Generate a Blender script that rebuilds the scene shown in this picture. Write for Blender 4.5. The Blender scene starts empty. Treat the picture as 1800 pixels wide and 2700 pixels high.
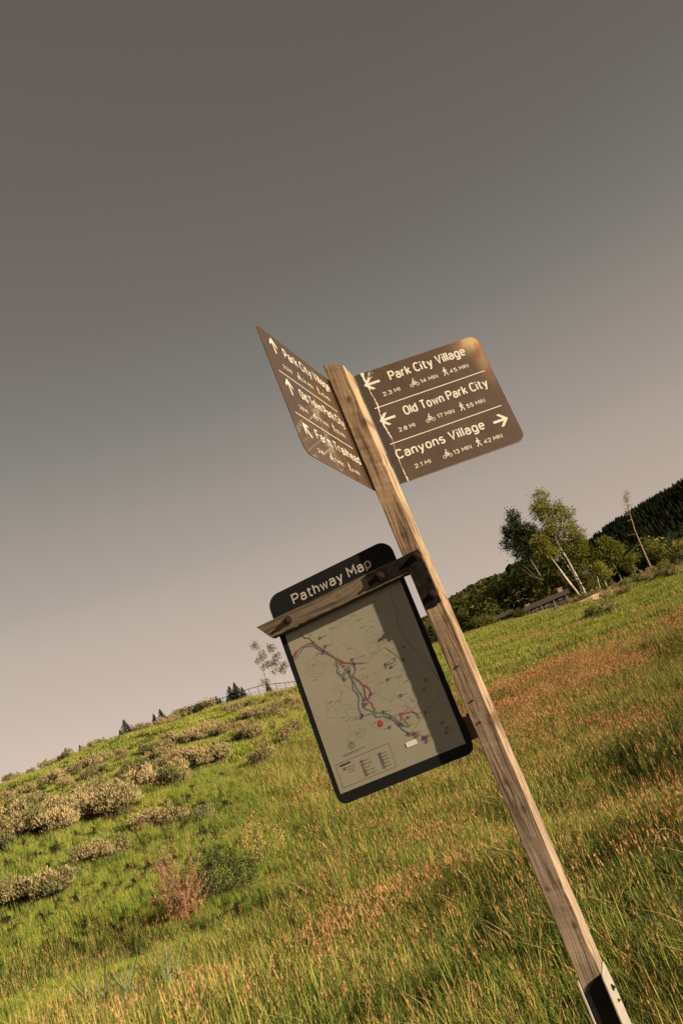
import bpy, bmesh, math, random
import numpy as np
from mathutils import Vector, Matrix, noise as mnoise

R = math.radians
scene = bpy.context.scene
# ------------------------------------------------------------------ camera
CAM_POS = Vector((0.0, 0.0, 1.6))
PITCH = R(18.095)
ROLL = R(21.7)
fwd = Vector((0, math.cos(PITCH), math.sin(PITCH)))
r0 = Vector((1, 0, 0)); u0 = r0.cross(fwd)
cx = r0 * math.cos(ROLL) - u0 * math.sin(ROLL)
cy = r0 * math.sin(ROLL) + u0 * math.cos(ROLL)
cd = bpy.data.cameras.new('camera'); cam = bpy.data.objects.new('camera', cd)
scene.collection.objects.link(cam)
cam.matrix_world = Matrix(((cx.x, cy.x, -fwd.x, CAM_POS.x), (cx.y, cy.y, -fwd.y, CAM_POS.y), (cx.z, cy.z, -fwd.z, CAM_POS.z), (0, 0, 0, 1)))
cd.sensor_fit = 'VERTICAL'; cd.sensor_height = 36.0; cd.sensor_width = 24.0
cd.lens = 30.4; cd.clip_start = 0.05; cd.clip_end = 9000
scene.camera = cam
scene.render.resolution_x = 682; scene.render.resolution_y = 1024

# ------------------------------------------------------------------ light
SUN_AZ, SUN_EL = 119.6, 12.8        # compass-like angle from +Y towards +X
def s2l(c):
    return tuple(((v / 255) / 12.92 if v / 255 <= 0.04045 else ((v / 255 + 0.055) / 1.055) ** 2.4) for v in c)
world = bpy.data.worlds.new('World'); scene.world = world; world.use_nodes = True
nt = world.node_tree; nt.nodes.clear()
wo = nt.nodes.new('ShaderNodeOutputWorld'); bg = nt.nodes.new('ShaderNodeBackground')
SKY_STRENGTH = 0.1
EXPOSURE = 1.1                      # exposed for the low evening sun; sky colours below are as displayed
bg.inputs['Strength'].default_value = SKY_STRENGTH
sky = nt.nodes.new('ShaderNodeTexSky'); sky.sky_type = 'NISHITA'; sky.sun_disc = False
sky.sun_elevation = R(SUN_EL); sky.sun_rotation = R(SUN_AZ); sky.dust_density = 2.5
tc = nt.nodes.new('ShaderNodeTexCoord'); sx = nt.nodes.new('ShaderNodeSeparateXYZ')
asn = nt.nodes.new('ShaderNodeMath'); asn.operation = 'ARCSINE'
mr = nt.nodes.new('ShaderNodeMapRange'); mr.inputs['From Min'].default_value = 0.0; mr.inputs['From Max'].default_value = R(90)
ramp = nt.nodes.new('ShaderNodeValToRGB')
nt.links.new(tc.outputs['Generated'], sx.inputs[0]); nt.links.new(sx.outputs['Z'], asn.inputs[0])
nt.links.new(asn.outputs[0], mr.inputs['Value']); nt.links.new(mr.outputs['Result'], ramp.inputs['Fac'])
# dusty brown-grey evening sky: colours of the sky by height above the horizon
stops = [(0, (206, 187, 171)), (9, (202, 183, 168)), (12, (193, 175, 160)), (16, (180, 165, 151)), (19, (165, 153, 142)), (21, (158, 147, 137)),
         (24.5, (143, 135, 126)), (26.5, (134, 128, 119)), (28.5, (125, 122, 112)), (34, (114, 107, 99)), (43, (104, 95, 88)), (54, (98, 88, 82)), (90, (90, 82, 77))]
el = ramp.color_ramp.elements
while len(el) > 1: el.remove(el[-1])
el[0].position = 0; el[0].color = (*s2l(stops[0][1]), 1)
for e_, c in stops[1:]:
    q = el.new(e_ / 90); q.color = (*s2l(c), 1)
sc_ = nt.nodes.new('ShaderNodeVectorMath'); sc_.operation = 'SCALE'; sc_.inputs['Scale'].default_value = 1 / SKY_STRENGTH / 2 ** EXPOSURE
nt.links.new(ramp.outputs['Color'], sc_.inputs[0])
# the sky is a little brighter away from the sun (west) than towards it
azf = nt.nodes.new('ShaderNodeMath'); azf.operation = 'MULTIPLY_ADD'; azf.inputs[1].default_value = -0.30 / SKY_STRENGTH / 2 ** EXPOSURE; azf.inputs[2].default_value = 1 / SKY_STRENGTH / 2 ** EXPOSURE
nt.links.new(sx.outputs['X'], azf.inputs[0]); nt.links.new(azf.outputs[0], sc_.inputs['Scale'])
mx = nt.nodes.new('ShaderNodeMix'); mx.data_type = 'RGBA'; mx.inputs[0].default_value = 0.03
nt.links.new(sc_.outputs[0], mx.inputs[6]); nt.links.new(sky.outputs[0], mx.inputs[7])
nt.links.new(mx.outputs[2], bg.inputs['Color']); nt.links.new(bg.outputs[0], wo.inputs['Surface'])

sd = bpy.data.lights.new('sun', 'SUN'); sun = bpy.data.objects.new('sun', sd); scene.collection.objects.link(sun)
sd.energy = 5.0; sd.angle = R(0.6); sd.color = (1.0, 0.845, 0.63)
sdir = Vector((math.sin(R(SUN_AZ)) * math.cos(R(SUN_EL)), math.cos(R(SUN_AZ)) * math.cos(R(SUN_EL)), math.sin(R(SUN_EL))))
sun.rotation_euler = (-sdir).to_track_quat('-Z', 'Y').to_euler(); sun.location = sdir * 50
vs = scene.view_settings
vs.view_transform = 'Standard'; vs.look = 'None'; vs.exposure = EXPOSURE; vs.gamma = 1.0; vs.use_curve_mapping = False
scene.render.engine = 'CYCLES'
scene.cycles.max_bounces = 6; scene.cycles.transparent_max_bounces = 8

# ------------------------------------------------------------------ helpers
col = scene.collection
def mesh_from(name, V, F, mats=(), smooth=False, mi=None):
    me = bpy.data.meshes.new(name); me.from_pydata([tuple(v) for v in V], [], F)
    for m in mats: me.materials.append(m)
    if mi is not None: me.polygons.foreach_set('material_index', np.asarray(mi, dtype=np.int32))
    if smooth: me.polygons.foreach_set('use_smooth', np.ones(len(me.polygons), dtype=bool))
    me.update(); return me
def link(name, me, parent=None, loc=None):
    o = bpy.data.objects.new(name, me); col.objects.link(o)
    if parent: o.parent = parent
    if loc is not None: o.location = loc
    return o
def tag(o, label=None, cat=None, group=None, kind=None):
    if label: o['label'] = label
    if cat: o['category'] = cat
    if group: o['group'] = group
    if kind: o['kind'] = kind
    return o
def empty(name, loc=(0, 0, 0), rz=0.0):
    o = bpy.data.objects.new(name, None); col.objects.link(o); o.location = loc; o.rotation_euler = (0, 0, rz); o.empty_display_size = 0.2
    return o
class MB:
    """collects shapes into one mesh"""
    def __init__(s): s.V = []; s.F = []; s.M = []
    def add(s, V, F, m=0):
        b = len(s.V); s.V += [tuple(v) for v in V]; s.F += [[i + b for i in f] for f in F]; s.M += [m] * len(F)
    def box(s, a, b, m=0, mat=None):
        x0, y0, z0 = a; x1, y1, z1 = b
        V = [Vector(p) for p in ((x0,y0,z0),(x1,y0,z0),(x1,y1,z0),(x0,y1,z0),(x0,y0,z1),(x1,y0,z1),(x1,y1,z1),(x0,y1,z1))]
        if mat: V = [mat @ v for v in V]
        s.add(V, [[0,3,2,1],[4,5,6,7],[0,1,5,4],[1,2,6,5],[2,3,7,6],[3,0,4,7]], m)
    def tube(s, pts, rad, n=6, m=0, cap=True):
        pts = [Vector(p) for p in pts]; V = []; F = []
        for i, p in enumerate(pts):
            d = (pts[min(i+1, len(pts)-1)] - pts[max(i-1, 0)])
            if d.length < 1e-9: d = Vector((0,0,1))
            d.normalize(); a = d.cross(Vector((0,0,1)) if abs(d.z) < .9 else Vector((1,0,0))).normalized(); b = d.cross(a)
            r = rad[i] if hasattr(rad, '__len__') else rad
            for k in range(n):
                t = 2*math.pi*k/n; V.append(p + a*math.cos(t)*r + b*math.sin(t)*r)
        for i in range(len(pts)-1):
            for k in range(n):
                F.append([i*n+k, i*n+(k+1)%n, (i+1)*n+(k+1)%n, (i+1)*n+k])
        if cap: F.append(list(range(n))[::-1]); F.append([(len(pts)-1)*n+k for k in range(n)])
        s.add(V, F, m)
    def prism(s, outline, y0, y1, m=0):
        """outline in x,z extruded between y0 (front) and y1"""
        n = len(outline)
        V = [(x, y0, z) for x, z in outline] + [(x, y1, z) for x, z in outline]
        F = [list(range(n)), [n + i for i in range(n)][::-1]] + [[(i+1)%n, i, n+i, n+(i+1)%n] for i in range(n)]
        s.add(V, F, m)
    def mesh(s, name, mats, smooth=False): return mesh_from(name, s.V, s.F, mats, smooth, s.M if len(mats) > 1 else None)
    def build(s, name, mats, parent=None, smooth=False, loc=None):
        if not isinstance(mats, (list, tuple)): mats = [mats]
        return link(name, s.mesh(name, mats, smooth), parent, loc)
def rrect(x0, z0, x1, z1, r, n=7):
    """rounded rectangle, r = radii (bl, br, tr, tl)"""
    if not hasattr(r, '__len__'): r = (r,)*4
    out = []
    for (cx_, cz_, a0, rr) in ((x0, z0, 180, r[0]), (x1, z0, 270, r[1]), (x1, z1, 0, r[2]), (x0, z1, 90, r[3])):
        sxn = 1 if cx_ == x0 else -1; szn = 1 if cz_ == z0 else -1
        if rr <= 0: out.append((cx_, cz_)); continue
        for k in range(n+1):
            t = R(a0 + 90*k/n); out.append((cx_ + sxn*rr + rr*math.cos(t), cz_ + szn*rr + rr*math.sin(t)))
    return out

# ------------------------------------------------------------------ materials
def newmat(name):
    m = bpy.data.materials.new(name); m.use_nodes = True; n = m.node_tree; b = n.nodes['Principled BSDF']; return m, n, b
def N(n, t, **kw):
    x = n.nodes.new(t)
    for k, v in kw.items():
        if k in ('operation', 'data_type', 'blend_type', 'noise_dimensions', 'interpolation_type', 'attribute_type', 'attribute_name', 'feature', 'wave_type', 'bands_direction'): setattr(x, k, v)
        else: x.inputs[k.replace('_', ' ')].default_value = v
    return x
def rampnode(n, stops):
    r = n.nodes.new('ShaderNodeValToRGB'); e = r.color_ramp.elements
    while len(e) > 1: e.remove(e[-1])
    e[0].position = stops[0][0]; e[0].color = (*stops[0][1], 1)
    for p, c in stops[1:]: q = e.new(p); q.color = (*c, 1)
    return r
def simple(name, c, rough=0.6, var=0.25, scale=30.0, metal=0.0, bump=0.0, spec=0.5):
    m, n, b = newmat(name); L = n.links
    t = n.nodes.new('ShaderNodeTexCoord'); no = N(n, 'ShaderNodeTexNoise', Scale=scale, Detail=4.0)
    L.new(t.outputs['Object'], no.inputs['Vector'])
    lo = tuple(v*(1-var) for v in c); hi = tuple(min(1, v*(1+var)) for v in c)
    r = rampnode(n, [(0.3, lo), (0.7, hi)]); L.new(no.outputs['Fac'], r.inputs['Fac']); L.new(r.outputs['Color'], b.inputs['Base Color'])
    b.inputs['Roughness'].default_value = rough; b.inputs['Metallic'].default_value = metal
    b.inputs['Specular IOR Level'].default_value = spec
    if bump:
        bp = N(n, 'ShaderNodeBump', Strength=bump, Distance=0.01); L.new(no.outputs['Fac'], bp.inputs['Height']); L.new(bp.outputs['Normal'], b.inputs['Normal'])
    return m
def math_(n, op, a, b=None, c=None):
    x = n.nodes.new('ShaderNodeMath'); x.operation = op
    for i, v in enumerate((a, b, c)):
        if v is None: continue
        if isinstance(v, (int, float)): x.inputs[i].default_value = v
        else: n.links.new(v, x.inputs[i])
    return x.outputs[0]
def wood(name, knots, light, dark, axis='Z', grey=None, fine=1.0, knotcol=(.17,.075,.038)):
    """weathered sawn timber, grain along axis, flowing round the knots (u, v, wu, wv)"""
    m, n, b = newmat(name); L = n.links
    t = n.nodes.new('ShaderNodeTexCoord'); s = n.nodes.new('ShaderNodeSeparateXYZ'); L.new(t.outputs['Object'], s.inputs[0])
    if axis == 'Z': u0_, v_, w_ = s.outputs['X'], s.outputs['Z'], s.outputs['Y']
    else: u0_, v_, w_ = s.outputs['Z'], s.outputs['X'], s.outputs['Y']
    wob = N(n, 'ShaderNodeTexNoise', Scale=2.2, Detail=1.0); cb0 = n.nodes.new('ShaderNodeCombineXYZ'); L.new(v_, cb0.inputs[0]); L.new(math_(n,'MULTIPLY',u0_,3.0), cb0.inputs[1]); L.new(cb0.outputs[0], wob.inputs['Vector'])
    u = math_(n, 'ADD', u0_, math_(n, 'MULTIPLY', math_(n, 'SUBTRACT', wob.outputs['Fac'], .5), .05))
    mask = None; core = None
    for (ku, kv, wu, wv) in knots:
        du = math_(n, 'DIVIDE', math_(n, 'SUBTRACT', u0_, ku), wu); dv = math_(n, 'DIVIDE', math_(n, 'SUBTRACT', v_, kv), wv)
        r2 = math_(n, 'ADD', math_(n, 'MULTIPLY', du, du), math_(n, 'MULTIPLY', dv, dv))
        g = math_(n, 'POWER', 2.718, math_(n, 'MULTIPLY', r2, -1.0))
        dv2 = math_(n, 'MULTIPLY', dv, .33); r3 = math_(n, 'ADD', math_(n,'MULTIPLY',math_(n,'MULTIPLY',du,du),.35), math_(n, 'MULTIPLY', dv2, dv2))
        g3 = math_(n, 'POWER', 2.718, math_(n, 'MULTIPLY', r3, -1.0))
        u = math_(n, 'SUBTRACT', u, math_(n, 'MULTIPLY', math_(n, 'SUBTRACT', u0_, ku), math_(n, 'MULTIPLY', g3, .75)))
        gs = math_(n, 'POWER', g, 1.2)
        mask = gs if mask is None else math_(n, 'MAXIMUM', mask, gs)
        c_ = math_(n, 'POWER', g, 5.0); core = c_ if core is None else math_(n, 'MAXIMUM', core, c_)
    cb = n.nodes.new('ShaderNodeCombineXYZ')
    L.new(math_(n, 'MULTIPLY', u, 190.0*fine), cb.inputs[0]); L.new(math_(n, 'MULTIPLY', w_, 90.0), cb.inputs[1]); L.new(math_(n, 'MULTIPLY', v_, 3.2), cb.inputs[2])
    g1 = N(n, 'ShaderNodeTexNoise', Scale=1.0, Detail=3.0, Roughness=.6); L.new(cb.outputs[0], g1.inputs['Vector'])
    cb2 = n.nodes.new('ShaderNodeCombineXYZ')
    L.new(math_(n, 'MULTIPLY', u, 45.0*fine), cb2.inputs[0]); L.new(math_(n, 'MULTIPLY', w_, 40.0), cb2.inputs[1]); L.new(math_(n, 'MULTIPLY', v_, 3.0), cb2.inputs[2])
    g2 = N(n, 'ShaderNodeTexNoise', Scale=1.0, Detail=4.0); L.new(cb2.outputs[0], g2.inputs['Vector'])
    fac = math_(n, 'ADD', math_(n, 'MULTIPLY', g1.outputs['Fac'], .62), math_(n, 'MULTIPLY', g2.outputs['Fac'], .38))
    mid = tuple((a+b_)/2 for a, b_ in zip(light, dark))
    r = rampnode(n, [(0.38, dark), (0.46, mid), (0.53, light)]); L.new(fac, r.inputs['Fac'])
    big = N(n, 'ShaderNodeTexNoise', Scale=3.0, Detail=3.0); L.new(t.outputs['Object'], big.inputs['Vector'])
    out = r.outputs['Color']
    if grey:
        mg = N(n, 'ShaderNodeMix', data_type='RGBA', blend_type='MIX')
        z = N(n, 'ShaderNodeMapRange'); z.inputs['From Min'].default_value = grey[1]; z.inputs['From Max'].default_value = grey[2]; L.new(v_, z.inputs['Value'])
        gf = math_(n, 'MULTIPLY', z.outputs[0], math_(n, 'ADD', big.outputs['Fac'], .35)); L.new(gf, mg.inputs[0])
        hs = n.nodes.new('ShaderNodeHueSaturation'); hs.inputs['Saturation'].default_value = grey[0]; hs.inputs['Value'].default_value = grey[3]; L.new(out, hs.inputs['Color'])
        L.new(out, mg.inputs[6]); L.new(hs.outputs[0], mg.inputs[7]); out = mg.outputs[2]
    mb_ = N(n, 'ShaderNodeMix', data_type='RGBA', blend_type='MULTIPLY'); mb_.inputs[0].default_value = 1.0
    rb = rampnode(n, [(0.3, (.72,.70,.68)), (.65, (1.05,1.03,1.0))]); L.new(big.outputs['Fac'], rb.inputs['Fac']); L.new(out, mb_.inputs[6]); L.new(rb.outputs[0], mb_.inputs[7]); out = mb_.outputs[2]
    if mask is not None:
        m1 = N(n, 'ShaderNodeMix', data_type='RGBA'); L.new(math_(n, 'MULTIPLY', mask, .95), m1.inputs[0]); L.new(out, m1.inputs[6]); m1.inputs[7].default_value = (dark[0]*.6, dark[1]*.6, dark[2]*.6, 1)
        m2 = N(n, 'ShaderNodeMix', data_type='RGBA'); L.new(core, m2.inputs[0]); L.new(m1.outputs[2], m2.inputs[6]); m2.inputs[7].default_value = (*knotcol, 1); out = m2.outputs[2]
    L.new(out, b.inputs['Base Color']); b.inputs['Roughness'].default_value = .85; b.inputs['Specular IOR Level'].default_value = .2
    bp = N(n, 'ShaderNodeBump', Strength=.9, Distance=.0045); L.new(fac, bp.inputs['Height']); L.new(bp.outputs['Normal'], b.inputs['Normal'])
    return m

# ================================================================== TERRAIN HEIGHTS (metres by bearing and distance)
AZ=[-180,-90,-60,-40,-26,-18,-10,-4,2,5,9,13,16,20,26,40,60,90,180]
D=[0,5,10,17,26,40,60,85,100,140,200,300,500,700,1000,1500,2200,3500]
Z={
-180:[0,0,0,0,0,-.3,-.5,-.8,-1,-1.5,-2,-3,-4,-4,-4,-4,-4,-4],
-90:[0,0,.1,.4,.8,1.5,2.5,4,5,6,6,6,5,5,5,5,5,5],
-60:[0,0,.3,.8,2.0,4.5,8,12.75,13.6,13,11,8,6,6,6,6,6,6],
-40:[0,0,.4,1.1,2.7,6.0,9.8,14.65,14.7,13,11,8,6,6,6,6,6,6],
-26:[0,0,.4,1.15,3.7,6.3,9.9,15.05,14.9,13,11,8,6,6,10,20,20,20],
-18:[0,0,.3,1.05,3.3,6.0,9.9,15.55,15.5,14,12,10,8,10,20,30,30,30],
-10:[0,0,.15,.95,2.6,5.3,9.5,15.15,15.6,15,14,13,20,50,60,60,60,60],
-4:[0,0,.15,.85,2.3,4.7,8.3,13.2,15.3,18,20,25,50,85,100,100,100,100],
2:[0,0,.15,.75,2.1,4.3,7.6,11.8,14.4,20.9,20,40,80,115,110,110,110,110],
5:[0,0,.12,.75,2.0,4.1,7.3,11.2,13.9,20.3,19,42,84,126,120,120,120,120],
9:[0,0,.12,.7,1.9,3.9,7.0,10.6,13.2,19.1,18,42,86,130,120,190,180,150],
13:[0,0,.1,.7,1.8,3.7,6.6,9.9,12.4,17.6,17,38,75,100,130,250,240,200],
16:[0,0,.1,.7,1.8,3.6,6.4,9.7,12.2,17.6,17,36,64,85,130,278,270,230],
20:[0,0,.1,.7,1.7,3.6,6.3,9.5,12.0,17.5,17,34,60,80,130,283,280,240],
26:[0,0,.1,.7,1.7,3.6,6.3,9.5,12.0,17.7,17,35,60,90,150,310,320,300],
40:[0,0,.1,.6,1.6,3.4,6,9,11,16.5,17,38,70,110,180,370,400,380],
60:[0,0,.1,.5,1.4,3,5.5,8,10,15,22,36,70,110,170,330,350,330],
90:[0,0,.1,.4,1,2,3.5,5,6,9,14,22,30,40,50,50,50,50],
180:[0,0,0,0,0,-.3,-.5,-.8,-1,-1.5,-2,-3,-4,-4,-4,-4,-4,-4]}
LD=[np.log(d+6) for d in D]
ga=np.arange(-180,181,1.0); gl=np.linspace(np.log(6),np.log(3506),150)
def build():
    rows=np.array([np.interp(gl,LD,Z[a]) for a in AZ])
    G=np.array([np.interp(ga,AZ,rows[:,j]) for j in range(len(gl))]).T  # az x l
    for _ in range(6):
        G[1:-1]=.25*G[:-2]+.5*G[1:-1]+.25*G[2:]
    for _ in range(5):
        G[:,1:-1]=.25*G[:,:-2]+.5*G[:,1:-1]+.25*G[:,2:]
    return G
G=build()
def bump(x,y):
    d=np.hypot(x,y)
    s=np.clip((d-8)/30,0,1)
    b=.25*np.sin(x*.31+1.3*np.sin(y*.17))*np.sin(y*.23+.7)+.12*np.sin(x*.83+y*.4)*np.sin(y*.71-x*.2+2)
    b2 = -.34*np.exp(-((x-3.0)/2.2)**2-((y-13.2)/1.9)**2) + .14*np.exp(-((x-.9)/1.6)**2-((y-10.4)/1.3)**2) -.16*np.exp(-((x+.2)/1.2)**2-((y-8.9)/.8)**2) - .2*np.exp(-((x+6.2)/1.6)**2-((y-14.2)/1.2)**2)
    return b2 + b*s*np.clip((160-d)/60,0,1)+.02*np.sin(x*2.3+y)*np.sin(y*2.9-.5*x)
def ground(x,y):
    x=np.asarray(x,float);y=np.asarray(y,float)
    a=np.degrees(np.arctan2(x,y)); l=np.log(np.hypot(x,y)+6)
    fa=np.clip((a+180)/1.0,0,359.999); fl=np.clip((l-gl[0])/(gl[1]-gl[0]),0,len(gl)-1.001)
    i=fa.astype(int);j=fl.astype(int);u=fa-i;v=fl-j
    z=(G[i,j]*(1-u)*(1-v)+G[i+1,j]*u*(1-v)+G[i,j+1]*(1-u)*v+G[i+1,j+1]*u*v)
    return z+bump(x,y)

# ================================================================== SIGNPOST
POST = Vector((0.17672, 3.70614, 0.0)); POST_RZ = R(-16.93)
W, DP = 0.089, 0.110
M_post = wood('weathered_post_wood', [(.051,3.305,.015,.018),(.080,3.168,.016,.022),(.042,2.60,.010,.016),(.070,2.19,.012,.032),(.080,1.735,.019,.034),(.036,1.49,.010,.014),(.060,1.37,.012,.016),(.024,1.07,.009,.013),(.066,.92,.009,.014)],
              (.36,.250,.155), (.075,.042,.021), 'Z', grey=(.80, 2.3, 1.2, .84))
M_beam = wood('weathered_beam_wood', [(2.478,-.345,.011,.010),(2.49,-.30,.006,.012)], (.185,.140,.095), (.055,.040,.026), 'X', fine=.8, knotcol=(.34,.18,.085))
M_block = wood('grey_block_wood', [], (.14,.105,.075), (.045,.032,.022), 'Z')
M_black = simple('black_steel', (.012,.011,.010), .7, .3, 40, spec=.12)
M_rust = simple('rusty_bolt', (.036,.014,.010), .75, .5, 120, bump=.4, spec=.2)
M_rustdark = simple('dark_rusty_plate', (.012,.010,.008), .85, .7, 25, bump=.3, spec=.08)
M_screw = simple('black_screw', (.02,.02,.022), .4, .2, 60)
M_steel = simple('cream_painted_steel', (.29,.255,.21), .5, .12, 30, bump=.1)
M_frame = simple('matte_black_board', (.012,.0115,.011), .75, .12, 20, spec=.12)

post = tag(empty('signpost', POST, POST_RZ), 'tall weathered square timber post in a steel sleeve, with a crossbeam on its left', 'signpost')

def post_top(x, y):   # sawn top, falls to the right and slightly to the back
    return 3.532 - .052 * (x / W) - .024 * (y / DP)
def timber(ring, t0, t1, n, topf=None, axis='Z', amp=.0014, chips=(), seed=1):
    """long timber: rounded-rectangle rings lofted along the grain with uneven arrises"""
    V = []; F = []; k = len(ring)
    for i in range(n + 1):
        for j, (p, q) in enumerate(ring):
            t = t0 + (t1 - t0) * i / n
            if topf: t = t0 + (topf(p, q) - t0) * i / n
            a = amp * mnoise.noise(Vector((p * 60, q * 60, t * 9 + seed * 7)))
            b_ = amp * 1.2 * mnoise.noise(Vector((p * 25 + 9, q * 25, t * 30)))
            dp, dq = a, b_
            for (cp, cq, ct, rr, dep) in chips:
                w_ = math.exp(-((t - ct) / rr) ** 2) * math.exp(-(((p - cp) ** 2 + (q - cq) ** 2) / .0002))
                dp += (W / 2 - p) * dep * w_ ; dq += (DP / 2 - q) * dep * w_
            V.append((p + dp, q + dq, t) if axis == 'Z' else (t, p + dp, q + dq))
    for i in range(n):
        for j in range(k):
            F.append([i*k + j, i*k + (j+1) % k, (i+1)*k + (j+1) % k, (i+1)*k + j])
    F.append(list(range(k))[::-1]); F.append([n*k + j for j in range(k)])
    return V, F
def ringrr(w, d, r, x0=0, y0=0, side=3):
    pts = rrect(x0, y0, x0 + w, y0 + d, r, 3)
    return pts
pr = ringrr(W, DP, .0045)
V, F = timber(pr, -.4, 3.5, 190, post_top, chips=[(W, 0, 2.24, .05, .12), (W, 0, 1.05, .03, .10), (W, 0, .86, .06, .12), (W, 0, 2.95, .015, .06)])
tm = link('timber_post', mesh_from('timber_post', V, F, [M_post], False), post)
# long seasoning crack down the middle of the lit face
mb = MB()
random.seed(3)
for (x_, za, zb) in ((.030, 1.62, 2.12), (.052, 1.72, 2.02), (.041, 2.9, 3.1), (.034, 1.2, 1.45), (.038, 1.62, 1.80)):
    n_ = 14; pl = []; prr = []
    for i in range(n_ + 1):
        z_ = za + (zb - za) * i / n_; xx = x_ + .004 * mnoise.noise(Vector((z_ * 8, x_ * 50, 0))); wd = .0011 * (1 - abs(2 * i / n_ - 1) ** 2) + .0001
        pl.append((xx - wd, -.0012, z_)); prr.append((xx + wd, -.0012, z_))
    mb = MB(); mb.add(pl + prr, [[i, n_+1+i, n_+2+i, i+1] for i in range(n_)]); mb.build('crack', M_screw, post)

# steel sleeve that grips the foot of the post: one plate each side, joined at the back
plate = [(-.020, -.4), (DP + .003, -.4), (DP + .003, .700), (.098, .752), (.086, .757), (.000, .741), (-.010, .737), (-.017, .727), (-.020, .712)]
mb = MB()
for x0, x1 in ((W + .001, W + .006), (-.006, -.001)):
    n = len(plate); V = [(x0, y, z) for y, z in plate] + [(x1, y, z) for y, z in plate]
    mb.add(V, [list(range(n))[::-1], [n + i for i in range(n)]] + [[i, (i+1) % n, n + (i+1) % n, n + i] for i in range(n)])
mb.box((-.006, DP + .004, -.4), (W + .006, DP + .009, .69))
slv = mb.build('post_sleeve', M_steel, post)
mb = MB()
for (y, z) in ((.055, .672),):
    mb.tube([(W + .006, y, z), (W + .011, y, z)], .012, 6); mb.tube([(W + .011, y, z), (W + .018, y, z)], .005, 8)
o = mb.build('sleeve_bolt', M_black, slv)
o2 = o.copy(); col.objects.link(o2); o2.parent = slv; o2.location = (-.002, -.012, -.052); o2.scale = (1, .6, .6); o2.location.y = .03; o2.location.z = .22

# black panel added for the flange's shadow on the post, top edge curved like it
mb = MB(); mb.prism([(.0015, -.4), (W - .0005, -.4), (W - .0005, .737), (.070, .733), (.040, .723), (.018, .710), (.006, .697), (.0015, .684)], -.0045, -.0012); mb.build('sleeve_shadow_panel', M_black, slv)
# crossbeam
BZ0, BZ1 = 2.437, 2.5155
ring = rrect(.001, BZ0, .045, BZ1, .003, 2)
V, F = [], []
n = 70; k = len(ring)
for i in range(n + 1):
    for (y, z) in ring:
        a = -.75 + .748 * i / n
        # slanted saw cut at the free end
        cut = -.7775 + .0575 * (BZ1 - z) / (BZ1 - BZ0)
        a2 = cut + (-.002 - cut) * i / n
        rag = 0
        if z < BZ0 + .01: rag = .0035 * mnoise.noise(Vector((a2 * 45, y * 20, 3))) + .002 * mnoise.noise(Vector((a2 * 120, y * 30, 5)))
        V.append((a2, y + .0008 * mnoise.noise(Vector((a2 * 20, z * 60, 1))), z + rag + .0008 * mnoise.noise(Vector((a2 * 12, 2, z * 30)))))
for i in range(n):
    for j in range(k): F.append([i*k + j, (i+1)*k + j, (i+1)*k + (j+1) % k, i*k + (j+1) % k])
F.append(list(range(k))); F.append([n*k + j for j in range(k)][::-1])
beam = link('crossbeam', mesh_from('crossbeam', V, F, [M_beam], False), post)

# L-shaped steel corner plate over beam and post
out = [(-.19, 2.449), (.001, 2.449), (.006, 2.443), (.006, 2.262), (.010, 2.259), (.081, 2.261), (.0825, 2.265), (.078, 2.512), (.074, 2.5145), (-.19, 2.511)]
mb = MB(); mb.prism(out, -.006, -.0008)
cp = mb.build('corner_plate', M_rustdark, post)
def bolt_mesh():
    m = MB()
    m.tube([(0, 0, 0), (0, -.0028, 0)], .0195, 18)                      # washer
    pts = [(.0145*math.cos(R(60*k+12)), .0145*math.sin(R(60*k+12))) for k in range(6)]
    m.prism(pts[::-1], -.0135, -.0026)
    m.tube([(0, -.0130, 0), (0, -.0215, 0)], [.0075, .0065], 10)
    return m
def bolt(name, x, z, y, parent, me=[None]):
    if me[0] is None: me[0] = bolt_mesh().mesh('hex_bolt', [M_rust])
    return link(name, me[0], parent, (x, y, z))
bolt('hex_bolt', -.614, 2.479, .0, beam)
b2 = bolt('hex_bolt', -.1245, 2.479, -.006, cp); bolt('hex_bolt', .0648, 2.489, -.006, cp); bolt('hex_bolt', .0653, 2.303, -.006, cp)

# small block behind the map, and screws
mb = MB(); mb.box((-.13, .056, 1.690), (-.0005, .094, 1.788)); blk = mb.build('spacer_block', M_block, post)
bv = blk.modifiers.new('bevel', 'BEVEL'); bv.width = .002; bv.segments = 2
mb = MB(); mb.tube([(-.018, .066, 1.788), (-.018, .066, 1.797)], .008, 8); mb.build('block_bolt', M_screw, blk)
sm = MB(); sm.tube([(0, 0, 0), (0, -.0035, 0)], .0042, 10); sm.tube([(0, -.0035, 0), (0, -.005, 0)], [.0042, .002], 10)
sme = sm.mesh('screw', [M_screw])
for x, z in ((.042, 1.833), (.0405, 1.985), (.036, 1.742)): link('screw', sme, post, (x, -.0005, z))

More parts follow.
